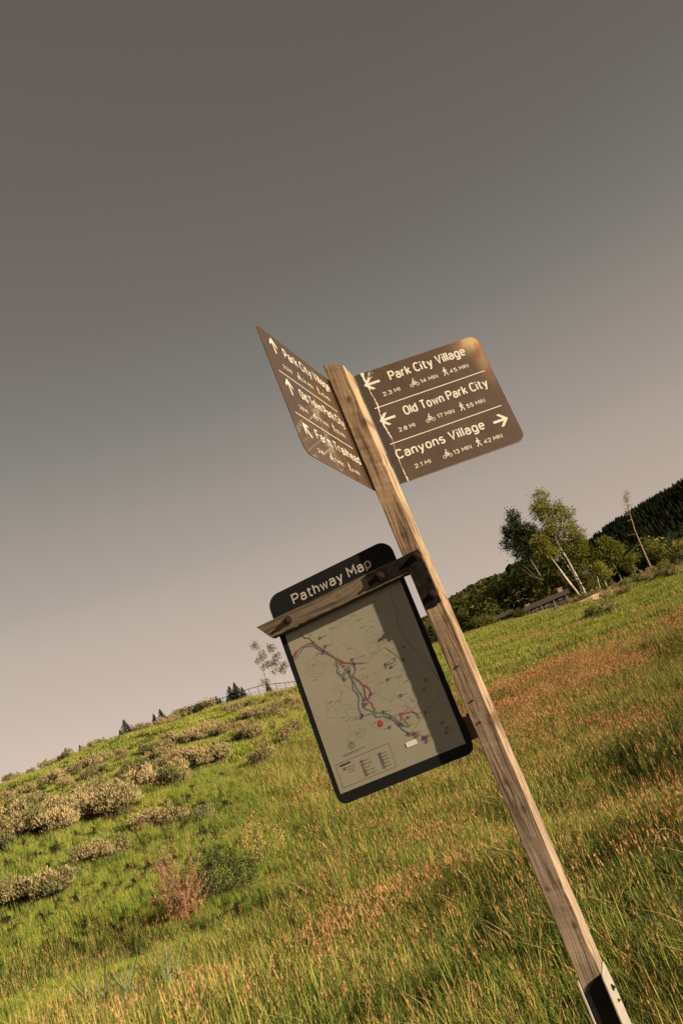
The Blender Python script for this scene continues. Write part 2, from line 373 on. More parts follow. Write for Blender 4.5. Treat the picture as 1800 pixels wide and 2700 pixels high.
# ================================================================== LETTERING
def ribbon(mb, pts, w, y, closed=False, m=0):
    """flat stroke of width w in the x-z plane"""
    P = [np.array(p, float) for p in pts]; n = len(P)
    L_, Rr = [], []
    for i in range(n):
        a = P[(i-1) % n] if (closed or i > 0) else P[i]; b_ = P[(i+1) % n] if (closed or i < n-1) else P[i]
        d1 = P[i] - a; d2 = b_ - P[i]
        if np.linalg.norm(d1) < 1e-9: d1 = d2
        if np.linalg.norm(d2) < 1e-9: d2 = d1
        d1 = d1 / np.linalg.norm(d1); d2 = d2 / np.linalg.norm(d2); t = d1 + d2; t = t / max(np.linalg.norm(t), 1e-6)
        nn = np.array([-t[1], t[0]]); s = w / 2 / max(.5, abs(np.dot(nn, [-d1[1], d1[0]])))
        L_.append(P[i] + nn * s); Rr.append(P[i] - nn * s)
    V = [(p[0], y, p[1]) for p in L_] + [(p[0], y, p[1]) for p in Rr]
    F = [[n+i, n+(i+1) % n, (i+1) % n, i] for i in range(n if closed else n-1)]
    mb.add(V, F, m)

def _arc(cx_, cz_, rx, rz, a0, a1, n=9, p=2.4):
    out = []
    for k in range(n + 1):
        t = R(a0 + (a1 - a0) * k / n); c, s_ = math.cos(t), math.sin(t)
        out.append((cx_ + rx * math.copysign(abs(c) ** (2 / p), c), cz_ + rz * math.copysign(abs(s_) ** (2 / p), s_)))
    return out
def _bowl(w=.40): return [_arc(w/2, .35, w/2, .35, 0, 360, 18)[:-1] + ['closed']]
GLYPH = {   # round-cornered signage alphabet: strokes on a unit cap height, and the advance width
 'P': ([[(0, 0), (0, 1), (.28, 1)] + _arc(.28, .73, .20, .27, 90, -90) + [(0, .46)]], .48),
 'a': ([_arc(.20, .46, .19, .24, 160, 0) + [(.39, .0)], [(.39, .40), (.20, .40)] + _arc(.18, .20, .18, .20, 90, 270) + [(.26, 0), (.39, .10)]], .40),
 'r': ([[(0, 0), (0, .70)], [(0, .46)] + _arc(.20, .46, .20, .24, 180, 75)], .26),
 'k': ([[(0, 0), (0, 1)], [(.36, .70), (.01, .30)], [(.13, .43), (.38, 0)]], .37),
 'C': ([_arc(.27, .5, .27, .5, 42, 318, 16)], .50),
 'i': ([[(0, 0), (0, .70)], [(0, .86), (0, 1.0)]], .0),
 't': ([[(.11, .93), (.11, .14)] + _arc(.25, .14, .14, .14, 180, 270, 4) + [(.30, 0)], [(0, .70), (.29, .70)]], .29),
 'y': ([[(0, .70), (.21, .02)], [(.42, .70), (.17, -.20), (.10, -.27), (.02, -.27)]], .42),
 'V': ([[(0, 1), (.25, .02), (.50, 1)]], .50),
 'l': ([[(0, 1), (0, 0)]], .0),
 'g': (_bowl() + [[(.40, .70), (.40, -.08)] + _arc(.20, -.08, .20, .20, 0, -160, 7)], .40),
 'e': ([[(.02, .36), (.39, .36)] + _arc(.20, .35, .20, .35, 5, 310, 15)], .40),
 'O': ([_arc(.27, .5, .27, .5, 0, 360, 22)[:-1] + ['closed']], .54),
 'd': (_bowl() + [[(.40, 0), (.40, 1)]], .40),
 'T': ([[(0, .99), (.50, .99)], [(.25, .99), (.25, 0)]], .50),
 'o': (_bowl(), .40),
 'w': ([[(0, .70), (.14, .02), (.28, .62), (.42, .02), (.56, .70)]], .56),
 'n': ([[(0, 0), (0, .70)], [(0, .42)] + _arc(.19, .42, .19, .28, 180, 0) + [(.38, 0)]], .38),
 'h': ([[(0, 0), (0, 1)], [(0, .42)] + _arc(.19, .42, .19, .28, 180, 0) + [(.38, 0)]], .38),
 'm': ([[(0, 0), (0, .70)], [(0, .46)] + _arc(.15, .46, .15, .24, 180, 0) + [(.30, 0)], [(.30, .46)] + _arc(.45, .46, .15, .24, 180, 0) + [(.60, 0)]], .60),
 's': ([_arc(.18, .52, .18, .18, 35, 200, 7) + _arc(.18, .18, .18, .18, 60, -150, 8)], .36),
 'p': (_bowl() + [[(0, .70), (0, -.28)]], .40),
 'F': ([[(0, 0), (0, .99), (.42, .99)], [(0, .52), (.36, .52)]], .42),
 'M': ([[(0, 0), (0, 1), (.30, .34), (.60, 1), (.60, 0)]], .60),
 'I': ([[(0, 0), (0, 1)]], .0),
 'N': ([[(0, 0), (0, 1), (.46, 0), (.46, 1)]], .46),
 '.': ([[(0, 0), (0, .12)]], .0),
 '1': ([[(.0, .80), (.20, 1), (.20, 0)]], .20),
 '2': ([_arc(.23, .74, .22, .26, 170, -35, 9) + [(.02, .0), (.46, .0)]], .46),
 '3': ([_arc(.21, .76, .20, .24, 160, -90, 9), _arc(.21, .27, .23, .27, 90, -160, 10)], .44),
 '4': ([[(.36, 0), (.36, 1), (0, .26), (.50, .26)]], .50),
 '5': ([[(.42, 1), (.07, 1), (.04, .58)] + _arc(.22, .32, .22, .32, 125, -150, 11)], .44),
 '7': ([[(0, 1), (.44, 1), (.14, 0)]], .44),
 '8': ([_arc(.22, .76, .19, .23, 0, 360, 14)[:-1] + ['closed'], _arc(.22, .27, .22, .27, 0, 360, 14)[:-1] + ['closed']], .44),
}
def lettering(mb, body, x0, x1, z, cap, y, weight=.155, m=0):
    gap = .17 + .06; strokes = []; u = 0
    for ch in body:
        if ch == ' ': u += .30; continue
        g_, w_ = GLYPH[ch]
        for st in g_: strokes.append((u, st))
        u += w_ + gap
    total = u - gap; st_w = weight * cap; sx_ = (x1 - x0 - st_w) / total
    for k, (u_, st) in enumerate(strokes):
        cl = st[-1] == 'closed'; pts = st[:-1] if cl else st
        ribbon(mb, [(x0 + st_w/2 + (u_ + px_) * sx_, z + st_w*.35 + pz_ * (cap - st_w*.7)) for px_, pz_ in pts], st_w, y - .00003 * (k % 4), cl, m)
def disc(mb, x, z, r, y, n=12, m=0):
    mb.add([(x + r*math.cos(2*math.pi*k/n), y, z + r*math.sin(2*math.pi*k/n)) for k in range(n)], [list(range(n))], m)
def circ(x, z, r, n=14): return [(x + r*math.cos(2*math.pi*k/n), z + r*math.sin(2*math.pi*k/n)) for k in range(n)]
def arrow(mb, x, z, ang, L_, y):
    c, s = math.cos(R(ang)), math.sin(R(ang)); w = .0125
    T = lambda u, v: (x + u*c - v*s, z + u*s + v*c)
    ribbon(mb, [T(-L_/2, 0), T(L_/2 - .008, 0)], w, y)
    V = [T(L_/2 + .002, 0), T(L_/2 - .030, .033), T(L_/2 - .046, .033), T(L_/2 - .016, 0), T(L_/2 - .046, -.033), T(L_/2 - .030, -.033)]
    mb.add([(p[0], y - .0002, p[1]) for p in V], [[0, 1, 2, 3], [0, 3, 4, 5]])
def bicycle(mb, x, z, s, y, sx_=1.0):
    T = lambda u, v: (x + u*s*sx_, z + v*s)
    for u in (.25, .98):
        ribbon(mb, [T(u + .2*math.cos(t*math.pi/7), .21 + .2*math.sin(t*math.pi/7)) for t in range(14)], .06*s, y, True)
    ribbon(mb, [T(.25, .21), T(.50, .45), T(.58, .18), T(.85, .48), T(.98, .21)], .06*s, y)
    ribbon(mb, [T(.50, .45), T(.80, .48)], .055*s, y - .0001)
    ribbon(mb, [T(.42, .56), T(.60, .80), T(.70, .62), T(.88, .60)], .10*s, y - .0002)   # rider
    ribbon(mb, [T(.42, .54), T(.64, .46), T(.60, .20)], .09*s, y - .0003)
    disc(mb, *T(.68, .97), .09*s, y - .0002)
def walker(mb, x, z, s, y, sx_=1.0):
    T = lambda u, v: (x + u*s*sx_, z + v*s)
    disc(mb, *T(.27, .94), .085*s, y)
    ribbon(mb, [T(.26, .82), T(.24, .50)], .19*s, y - .0001)
    ribbon(mb, [T(.26, .52), T(.38, .28), T(.46, .0)], .10*s, y - .0002)
    ribbon(mb, [T(.22, .52), T(.17, .26), T(.02, .02)], .10*s, y - .0003)
    ribbon(mb, [T(.22, .78), T(.06, .64), T(.06, .48)], .065*s, y - .0004)
    ribbon(mb, [T(.30, .76), T(.42, .60), T(.50, .56)], .065*s, y - .0005)

M_cream = simple('cream_reflective_print', (.46,.41,.33), .45, .06, 60)
def film(name, glow=None, strip=None, gloss=.40):
    """brown retroreflective sheeting: fine ribs, fading and mottling; glow = corner with a sun glint painted into the colour, broken up by the bead pattern"""
    m, n, b = newmat(name); L = n.links
    t = n.nodes.new('ShaderNodeTexCoord'); s = n.nodes.new('ShaderNodeSeparateXYZ'); L.new(t.outputs['Object'], s.inputs[0])
    no = N(n, 'ShaderNodeTexNoise', Scale=7.0, Detail=9.0, Roughness=.75); L.new(t.outputs['Object'], no.inputs['Vector'])
    rib = math_(n, 'SINE', math_(n, 'MULTIPLY', s.outputs['Z'], 900.0)); rib2 = math_(n, 'SINE', math_(n, 'MULTIPLY', s.outputs['X'], 900.0))
    f = math_(n, 'ADD', no.outputs['Fac'], math_(n, 'MULTIPLY', rib, .07))
    r = rampnode(n, [(.25, (.036,.021,.0135)), (.75, (.070,.043,.027))]); L.new(f, r.inputs['Fac']); out = r.outputs['Color']
    if strip:
        w = N(n, 'ShaderNodeMapRange'); w.inputs['From Min'].default_value = strip - .004; w.inputs['From Max'].default_value = strip + .006; w.inputs['To Min'].default_value = .85; w.inputs['To Max'].default_value = 0
        L.new(s.outputs['X'], w.inputs['Value']); mm = N(n, 'ShaderNodeMix', data_type='RGBA'); L.new(w.outputs[0], mm.inputs[0]); L.new(out, mm.inputs[6]); mm.inputs[7].default_value = (.030,.022,.018,1); out = mm.outputs[2]
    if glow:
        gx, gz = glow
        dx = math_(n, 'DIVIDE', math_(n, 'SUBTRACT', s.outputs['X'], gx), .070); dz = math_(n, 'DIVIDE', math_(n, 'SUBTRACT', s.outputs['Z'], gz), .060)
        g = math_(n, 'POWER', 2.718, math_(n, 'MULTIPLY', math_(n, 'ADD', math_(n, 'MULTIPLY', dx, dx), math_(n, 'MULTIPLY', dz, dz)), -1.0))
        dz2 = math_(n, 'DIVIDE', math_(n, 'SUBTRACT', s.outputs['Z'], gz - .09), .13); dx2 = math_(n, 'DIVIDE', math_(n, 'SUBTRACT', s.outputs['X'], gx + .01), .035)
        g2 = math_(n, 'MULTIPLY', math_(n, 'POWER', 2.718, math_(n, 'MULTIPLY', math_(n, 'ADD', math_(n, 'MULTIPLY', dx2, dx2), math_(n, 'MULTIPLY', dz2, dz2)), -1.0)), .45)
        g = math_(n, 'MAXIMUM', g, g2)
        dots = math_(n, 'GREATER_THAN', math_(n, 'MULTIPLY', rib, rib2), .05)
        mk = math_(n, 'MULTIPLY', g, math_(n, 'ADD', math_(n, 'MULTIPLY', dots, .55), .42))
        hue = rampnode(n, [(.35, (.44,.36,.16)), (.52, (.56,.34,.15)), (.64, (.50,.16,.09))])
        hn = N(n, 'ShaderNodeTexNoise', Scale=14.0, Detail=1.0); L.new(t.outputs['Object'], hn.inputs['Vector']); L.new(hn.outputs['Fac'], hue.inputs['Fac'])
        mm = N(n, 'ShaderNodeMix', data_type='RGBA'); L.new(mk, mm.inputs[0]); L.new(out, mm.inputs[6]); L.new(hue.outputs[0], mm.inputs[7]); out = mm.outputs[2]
    L.new(out, b.inputs['Base Color']); b.inputs['Roughness'].default_value = gloss; b.inputs['Specular IOR Level'].default_value = .25 if gloss > .3 else .5
    if gloss > .3:
        bp = N(n, 'ShaderNodeBump', Strength=.05, Distance=.001); L.new(rib, bp.inputs['Height']); L.new(bp.outputs['Normal'], b.inputs['Normal'])
    return m
def sign(origin, az, label, x0, x1, radii, rows, mat, arrows):
    t = tag(empty('direction_sign', origin, R(90 - az)), label, 'sign')
    z0, z1 = 2.857, 3.457
    mb = MB(); mb.prism(rrect(x0, z0, x1, z1, radii, 10), 0, .0032); pn = mb.build('sign_panel', [mat], t)
    mb = MB(); ribbon(mb, rrect(x0 + .0012, z0 + .0012, x1 - .0012, z1 - .0012, radii, 10), .0018, -.0004, True); mb.build('panel_edge', M_edge, pn)
    for (big, bx0, bx1, bz, cap, smalls, bz2, bikex, walkx, sxx) in rows:
        mb = MB(); lettering(mb, big, bx0, bx1, bz, cap, -.0012); mb.build('place_lettering', M_cream, t)
        mb = MB()
        pass
        for s_, a, b_ in smalls: mb = MB(); lettering(mb, s_, a, b_, bz2, .0205, -.0012, .17); mb.build('distance_lettering', M_cream, t)
        mb = MB(); bicycle(mb, bikex, bz2 - .003, .040, -.0012, sxx); mb.build('bicycle_symbol', M_cream, t)
        mb = MB(); walker(mb, walkx, bz2 - .004, .045, -.0012, sxx); mb.build('walker_symbol', M_cream, t)
    for (ax, az_, ang, L_) in arrows:
        mb = MB(); arrow(mb, ax, az_, ang, L_, -.0012); mb.build('arrow', M_cream, t)
    return t
M_edge = simple('bare_panel_edge', (.15,.095,.06), .5, .2, 40)
M_film_r = film('brown_sign_film_glint', (.612, 3.436), .040)  # the top right corner's gold and red sun glint is painted into this film
M_film_l = film('brown_sign_film', gloss=.05)
RS = Vector((0.29394589, 3.78561557, 0)) 
rows = [('Park City Village', .160, .556, 3.370, .049, (('2.3 MI', .098, .186), ('14 MIN', .292, .382), ('45 MIN', .444, .541)), 3.303, .236, .412, 1.0),
        ('Old Town Park City', .157, .590, 3.174, .047, (('2.8 MI', .099, .182), ('17 MIN', .296, .383), ('55 MIN', .446, .540)), 3.103, .236, .413, 1.0),
        ('Canyons Village', .040, .487, 2.976, .047, (('2.1 MI', .100, .180), ('13 MIN', .295, .386), ('42 MIN', .449, .543)), 2.905, .240, .413, 1.0)]
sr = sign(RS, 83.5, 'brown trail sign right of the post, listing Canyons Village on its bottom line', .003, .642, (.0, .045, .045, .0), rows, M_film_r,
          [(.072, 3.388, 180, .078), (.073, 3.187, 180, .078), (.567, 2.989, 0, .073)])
for z_ in (3.2575, 3.0595):
    mb = MB(); ribbon(mb, [(.034, z_), (.604, z_)], .0042, -.0011); mb.build('divider_line', M_cream, sr)
# torn strip where the sheeting has split and lifted
rng = random.Random(5); mb = MB()
ctl = [(3.457, .040, .010), (3.43, .041, .012), (3.40, .043, .008), (3.37, .047, .004), (3.34, .047, .003), (3.30, .052, .003), (3.266, .053, .005), (3.23, .047, .004), (3.18, .041, .007), (3.15, .043, .006), (3.10, .050, .005), (3.078, .054, .001), (3.03, .047, .001), (3.0, .044, .004), (2.95, .043, .002), (2.90, .043, .004), (2.859, .043, .006)]
pl, prr = [], []
for i in range(120):
    z_ = 3.4565 - .599 * i / 119
    c = np.interp(-z_, [-q[0] for q in ctl], [q[1] for q in ctl]); wd = np.interp(-z_, [-q[0] for q in ctl], [q[2] for q in ctl])
    c += rng.uniform(-.001, .001); wd *= rng.uniform(.3, 1.3)
    pl.append((c - wd*.3, -.0016, z_)); prr.append((c + wd, -.0016, z_))
mb.add(pl + prr, [[i, i+1, 120+i+1, 120+i] for i in range(119)])
for k in range(26):
    x_ = rng.uniform(.055, .092); z_ = 3.455 - rng.random() ** 1.6 * .07; h_ = rng.uniform(.004, .022) * (1 if x_ < .08 else .5)
    z2_ = max(z_ - h_, 3.37); w_ = rng.uniform(.0012, .004)
    mb.add([(x_, -.0017, min(z_, 3.456)), (x_ + w_, -.0017, min(z_ - .003, 3.456)), (x_ + w_*.6 + .002, -.0017, z2_)], [[0, 1, 2]])
mb.build('torn_film_edge', M_cream, sr)
for z_ in (2.95, 3.30): mb = MB(); mb.box((-.03, .004, z_), (.05, .009, z_ + .07)); mb.build('mounting_bracket', M_black, sr)

ex = Vector((math.cos(POST_RZ), math.sin(POST_RZ), 0))
LS = POST - ex * .0075
rows = [('Park City Village', -.518, -.030, 3.368, .050, (('2.3 MI', -.588, -.505), ('14 MIN', -.400, -.291), ('45 MIN', -.205, -.104)), 3.291, -.455, -.240, 1.0),
        ('Old Town Park City', -.516, -.036, 3.170, .048, (('2.8 MI', -.588, -.505), ('17 MIN', -.398, -.291), ('55 MIN', -.205, -.104)), 3.096, -.455, -.240, 1.0),
        ('Farm Trailhead', -.518, -.026, 2.975, .047, (('.2 MI', -.580, -.515), ('1 MIN', -.398, -.305), ('4 MIN', -.205, -.118)), 2.898, -.455, -.240, 1.0)]
sl = sign(LS, 16.93, 'brown trail sign left of the post, foreshortened, listing Farm Trailhead at the bottom', -.722, .050, (.055, 0, 0, .032), rows, M_film_l,
          [(-.609, 3.392, 90, .078), (-.611, 3.191, 90, .078), (-.606, 2.988, 135, .078)])
for z_ in (3.2515, 3.0545):
    mb = MB(); ribbon(mb, [(-.663, z_), (-.058, z_)], .0042, -.0011); mb.build('divider_line', M_cream, sl)
mb = MB()
for z_ in (2.95, 3.35): mb = MB(); mb.tube([(.03, -.0072, z_), (.03, .0, z_)], .009, 8); mb.build('mounting_spacer', M_black, sl)

# ================================================================== MAP BOARD
board = tag(empty('map_board', POST, POST_RZ), 'black framed pathway map with a rounded header hanging under the wooden crossbeam', 'map board')
mb = MB(); mb.prism(rrect(-.702, 1.640, -.043, 2.632, (.042, .042, .062, .062), 10), .0465, .0535); mb.build('backing_board', M_frame, board)
mS, nS, bS = newmat('map_sheet'); L = nS.links
t_ = nS.nodes.new('ShaderNodeTexCoord'); no = N(nS, 'ShaderNodeTexNoise', Scale=4.0, Detail=4.0); L.new(t_.outputs['Object'], no.inputs['Vector'])
rr_ = rampnode(nS, [(.35, (.275,.245,.175)), (.7, (.31,.275,.20))]); L.new(no.outputs['Fac'], rr_.inputs['Fac']); L.new(rr_.outputs[0], bS.inputs['Base Color'])
bS.inputs['Roughness'].default_value = .45; bS.inputs['Specular IOR Level'].default_value = .35
mb = MB(); mb.prism([(-.679, 1.686), (-.069, 1.686), (-.063, 2.455), (-.673, 2.455)], .0455, .0464); mb.build('map_sheet', mS, board)
mb = MB(); lettering(mb, 'Pathway Map', -.5795, -.160, 2.546, .0475, .0457, .150); mb.build('header_lettering', M_cream, board)
# faint printed contours and grid over the whole sheet
mbc = MB(); rgc = random.Random(19)
for k in range(30):
    cx_, cz_ = rgc.uniform(-.64, -.1), rgc.uniform(1.85, 2.38); r_ = rgc.uniform(.015, .055); n_ = 26; ph = rgc.uniform(0, 6)
    pts_ = [(min(max(cx_ + r_*(1 + .3*math.sin(3*q*.2417 + ph))*math.cos(q*.2417), -.672), -.070), min(max(cz_ + r_*.8*(1 + .3*math.cos(2*q*.2417 + ph))*math.sin(q*.2417), 1.83), 2.41)) for q in range(n_)]
    ribbon(mbc, pts_, .0008, .0452, True)
tag(mbc.build('map_contours', simple('faint_map_ink', (.215,.185,.125), .6, .1), board), kind='stuff')
YM = .0449
def route(name, pts, w, c, lay=0, jit=.0015, seed=0):
    w *= .80; c = tuple(.82*v + .18*.16 for v in c)
    rg = random.Random(seed); P = []
    for i in range(len(pts) - 1):
        a, b_ = np.array(pts[i]), np.array(pts[i+1]); n_ = max(1, int(np.linalg.norm(b_ - a) / .008))
        for k in range(n_): P.append(tuple(a + (b_ - a) * k / n_ + (np.array([rg.uniform(-jit, jit), rg.uniform(-jit, jit)]) if (i or k) else 0)))
    P.append(pts[-1])
    mb = MB(); ribbon(mb, P, w, YM - lay * .00007); return mb.build(name, simple('ink_' + '_'.join('%d' % (v*100) for v in c), c, .5, .08), board)
RED, BLUE, CRIM, YEL, GRN, GRY, BLK, TEAL = (.30,.05,.035), (.06,.14,.20), (.24,.02,.07), (.30,.23,.07), (.13,.19,.08), (.13,.11,.10), (.015,.015,.015), (.012,.09,.07)
route('bypass_line', [(-.122,2.418),(-.133,2.366),(-.131,2.309),(-.146,2.274),(-.145,2.191),(-.122,2.127),(-.082,2.023),(-.071,1.969)], .0035, GRY, 1)
route('thin_road', [(-.2805,2.200),(-.214,2.234),(-.1635,2.268)], .0012, GRY, 1)
route('thin_road', [(-.255,2.235),(-.214,2.205),(-.17,2.168)], .0012, GRY, 1)
route('yellow_route', [(-.431,2.198),(-.402,2.179),(-.349,2.160),(-.314,2.173),(-.285,2.189),(-.240,2.190),(-.209,2.143),(-.1845,2.099),(-.154,2.052),(-.132,2.004),(-.117,1.958)], .0062, YEL, 2)
route('yellow_route', [(-.070,1.9575),(-.104,1.9066),(-.148,1.885),(-.190,1.869),(-.22,1.84),(-.2627,1.8165),(-.262,1.79)], .0062, YEL, 2)
route('yellow_route', [(-.245,1.79),(-.215,1.775),(-.175,1.772)], .005, YEL, 2)
route('black_road', [(-.6007,2.411),(-.5823,2.378),(-.565,2.372),(-.555,2.348)], .0038, BLK, 3)
route('blue_route', [(-.672,2.309),(-.6037,2.344),(-.561,2.333),(-.524,2.289),(-.477,2.2345),(-.483,2.202),(-.494,2.175),(-.479,2.1555),(-.447,2.160),(-.442,2.116),(-.4505,2.079),(-.437,2.0395),(-.4545,2.006),(-.458,1.971),(-.450,1.954),(-.405,1.9513),(-.396,1.9276),(-.362,1.920),(-.3335,1.8975),(-.319,1.872),(-.304,1.835),(-.283,1.813)], .0055, BLUE, 4)
route('green_route', [(-.431,2.1805),(-.439,2.1425),(-.435,2.079),(-.421,2.033),(-.4306,1.983),(-.4267,1.977),(-.388,1.947),(-.337,1.919),(-.314,1.884),(-.298,1.850),(-.278,1.839),(-.250,1.8454)], .0052, GRN, 5)
route('green_route', [(-.225,1.868),(-.208,1.872),(-.195,1.875)], .005, GRN, 5)
route('red_route', [(-.6716,2.323),(-.6264,2.3466),(-.577,2.351),(-.5506,2.339),(-.5205,2.298),(-.481,2.243),(-.451,2.206),(-.414,2.186),(-.3615,2.167)], .0062, RED, 6, .0006)
route('crimson_route', [(-.408,2.171),(-.409,2.151),(-.432,2.133),(-.4115,2.1005),(-.401,2.072),(-.410,2.015),(-.392,1.988),(-.391,1.954)], .005, CRIM, 7, .002)
route('crimson_route', [(-.398,2.078),(-.381,2.0576),(-.379,2.0365),(-.395,2.016),(-.410,2.015),(-.436,2.0055),(-.436,1.985)], .005, CRIM, 7, .002)
route('crimson_route', [(-.325,1.872),(-.31,1.866),(-.291,1.881),(-.2835,1.898),(-.255,1.892),(-.237,1.891),(-.218,1.878),(-.2168,1.852)], .0055, RED, 8, .002)
route('purple_route', [(-.283,1.88),(-.275,1.855),(-.27,1.835)], .004, (.15,.04,.12), 8, .001)
route('teal_route', [(-.277,2.103),(-.264,2.118),(-.236,2.1135),(-.226,2.116),(-.214,2.131)], .0035, TEAL, 8, .001)
M_ink = simple('dark_ink', (.045,.035,.045), .5, .2); M_inkp = simple('purple_ink', (.10,.03,.09), .5, .2); M_inkr = simple('red_ink', (.36,.035,.03), .5, .1); M_fine = simple('grey_ink', (.20,.165,.12), .5, .2)
def ringmesh(mat):
    mb = MB(); ribbon(mb, circ(0, 0, .0050, 12), .0030, 0, True); return mb.mesh('map_marker', [mat])
RM, RP, RD = ringmesh(M_ink), ringmesh(M_inkp), ringmesh(M_inkr)
fine = MB(); rg = random.Random(8)
def label_line(x, z, w):
    ribbon(fine, [(x, z), (x + w, z)], .0022, YM - .0007)
for (x, z) in [(-.5147,2.351),(-.505,2.307),(-.407,2.201),(-.476,2.144),(-.4735,2.1325),(-.284,2.057),(-.2565,1.972),(-.1857,2.109),(-.182,1.864),(-.1625,2.159),(-.127,1.991),(-.15,1.955),(-.357,1.9375),(-.42,1.997),(-.382,2.027),(-.3,1.856),(-.31,1.862),(-.262,1.875),(-.13,1.80),(-.338,1.905),(-.25,2.1),(-.268,2.12)]:
    link('map_marker', RM, board, (x, YM - .0008, z)); label_line(x + .008, z + rg.uniform(-.002, .006), rg.uniform(.012, .028))
link('map_marker', RM, board, (-.355, YM - .0008, 1.867)); label_line(-.385, 1.868, .02)
for (x, z) in [(-.553,2.345),(-.527,2.283),(-.521,2.29),(-.455,2.21),(-.462,2.205),(-.455,2.19),(-.408,2.185),(-.405,2.176),(-.44,2.16),(-.45,2.172),(-.42,2.02),(-.455,1.96),(-.463,1.952),(-.288,1.90),(-.29,1.812),(-.283,1.806),(-.27,1.803),(-.262,1.80),(-.25,1.796),(-.262,1.785),(-.235,1.768),(-.228,1.774),(-.222,1.765),(-.217,1.77),(-.225,1.752),(-.12,1.772),(-.13,1.755)]:
    link('map_marker', RP if rg.random() < .6 else RD, board, (x, YM - .0009, z)); label_line(x + (.01 if x > -.4 else -.035), z + .003, rg.uniform(.01, .025))
for (x, z) in [(-.665,2.325),(-.655,2.330),(-.648,2.338)]: link('map_marker', RD, board, (x, YM - .0009, z))
# grey relief names scattered over the sheet
for _ in range(42): label_line(rg.uniform(-.66, -.1), rg.uniform(1.86, 2.4), rg.uniform(.01, .03))
for _ in range(16):
    x_, z_ = rg.uniform(-.66, -.12), rg.uniform(1.86, 2.38); ribbon(fine, [(x_ + k*.012, z_ + rg.uniform(-.004, .004) + k*rg.uniform(-.002, .004)) for k in range(rg.randint(3, 8))], .0009, YM - .0006)
tag(fine.build('map_place_names', M_fine, board), kind='stuff')
mb = MB(); T = [(-.3883 + .011*math.sin(t), 1.8955 + .011*math.cos(t)) for t in [R(35 + 290*k/12) for k in range(13)]] + [(-.383, 1.915)]
mb.add([(x, YM - .0010, z) for x, z in T[::-1]], [list(range(len(T)))]); mb.build('red_pin', M_inkr, board)
mb = MB(); mb.add([(-.3151, YM - .0010, 1.7592), (-.264, YM - .0010, 1.7592), (-.264, YM - .0010, 1.7805), (-.3151, YM - .0010, 1.7805)], [[0, 1, 2, 3]]); mb.build('white_sticker', simple('white_sticker', (.72,.66,.56), .5, .04), board)
mb = MB(); ribbon(mb, [(-.652,1.8085),(-.3845,1.8085),(-.3865,1.706),(-.6535,1.706)], .0016, YM - .0008, True); mb.build('legend_frame', M_fine, board)
mb = MB(); mb.add([(-.634, YM - .001, 1.7925), (-.582, YM - .001, 1.7925), (-.582, YM - .001, 1.800), (-.634, YM - .001, 1.800)], [[0,1,2,3]]); mb.build('legend_heading', M_ink, board)
for k in range(5):
    link('legend_marker', (RP, RP, RD, RM, RM)[k], board, (-.5315, YM - .0009, 1.7796 - k*.0146)); link('legend_marker', (RM, RM, RM, RM, RP)[k], board, (-.4417, YM - .0009, 1.7792 - k*.014))
link('legend_marker', RM, board, (-.6184, YM - .0009, 1.7777))
mb = MB()
for k in range(5):
    ribbon(mb, [(-.521, 1.7796 - k*.0146), (-.521 + rg.uniform(.02, .045), 1.7796 - k*.0146)], .003, YM - .0008); ribbon(mb, [(-.432, 1.7792 - k*.014), (-.432 + rg.uniform(.018, .03), 1.7792 - k*.014)], .003, YM - .0008)
for k in range(3): ribbon(mb, [(-.605, 1.780 - k*.011), (-.572 + rg.uniform(-.008, .006), 1.780 - k*.011)], .0028, YM - .0008)
ribbon(mb, [(-.608,1.8336),(-.490,1.8336)], .0028, YM - .0008); ribbon(mb, [(-.60,1.827),(-.53,1.827)], .0018, YM - .0008)
tag(mb.build('legend_lettering', M_fine, board), kind='stuff')
mb = MB(); ribbon(mb, circ(-.5494, 1.859, .0135, 18), .0018, YM - .0009, True); ribbon(mb, [(-.5494,1.853),(-.5494,1.862)], .003, YM - .0009); disc(mb, -.5494, 1.8665, .002, YM - .0009); mb.build('information_symbol', M_ink, board)

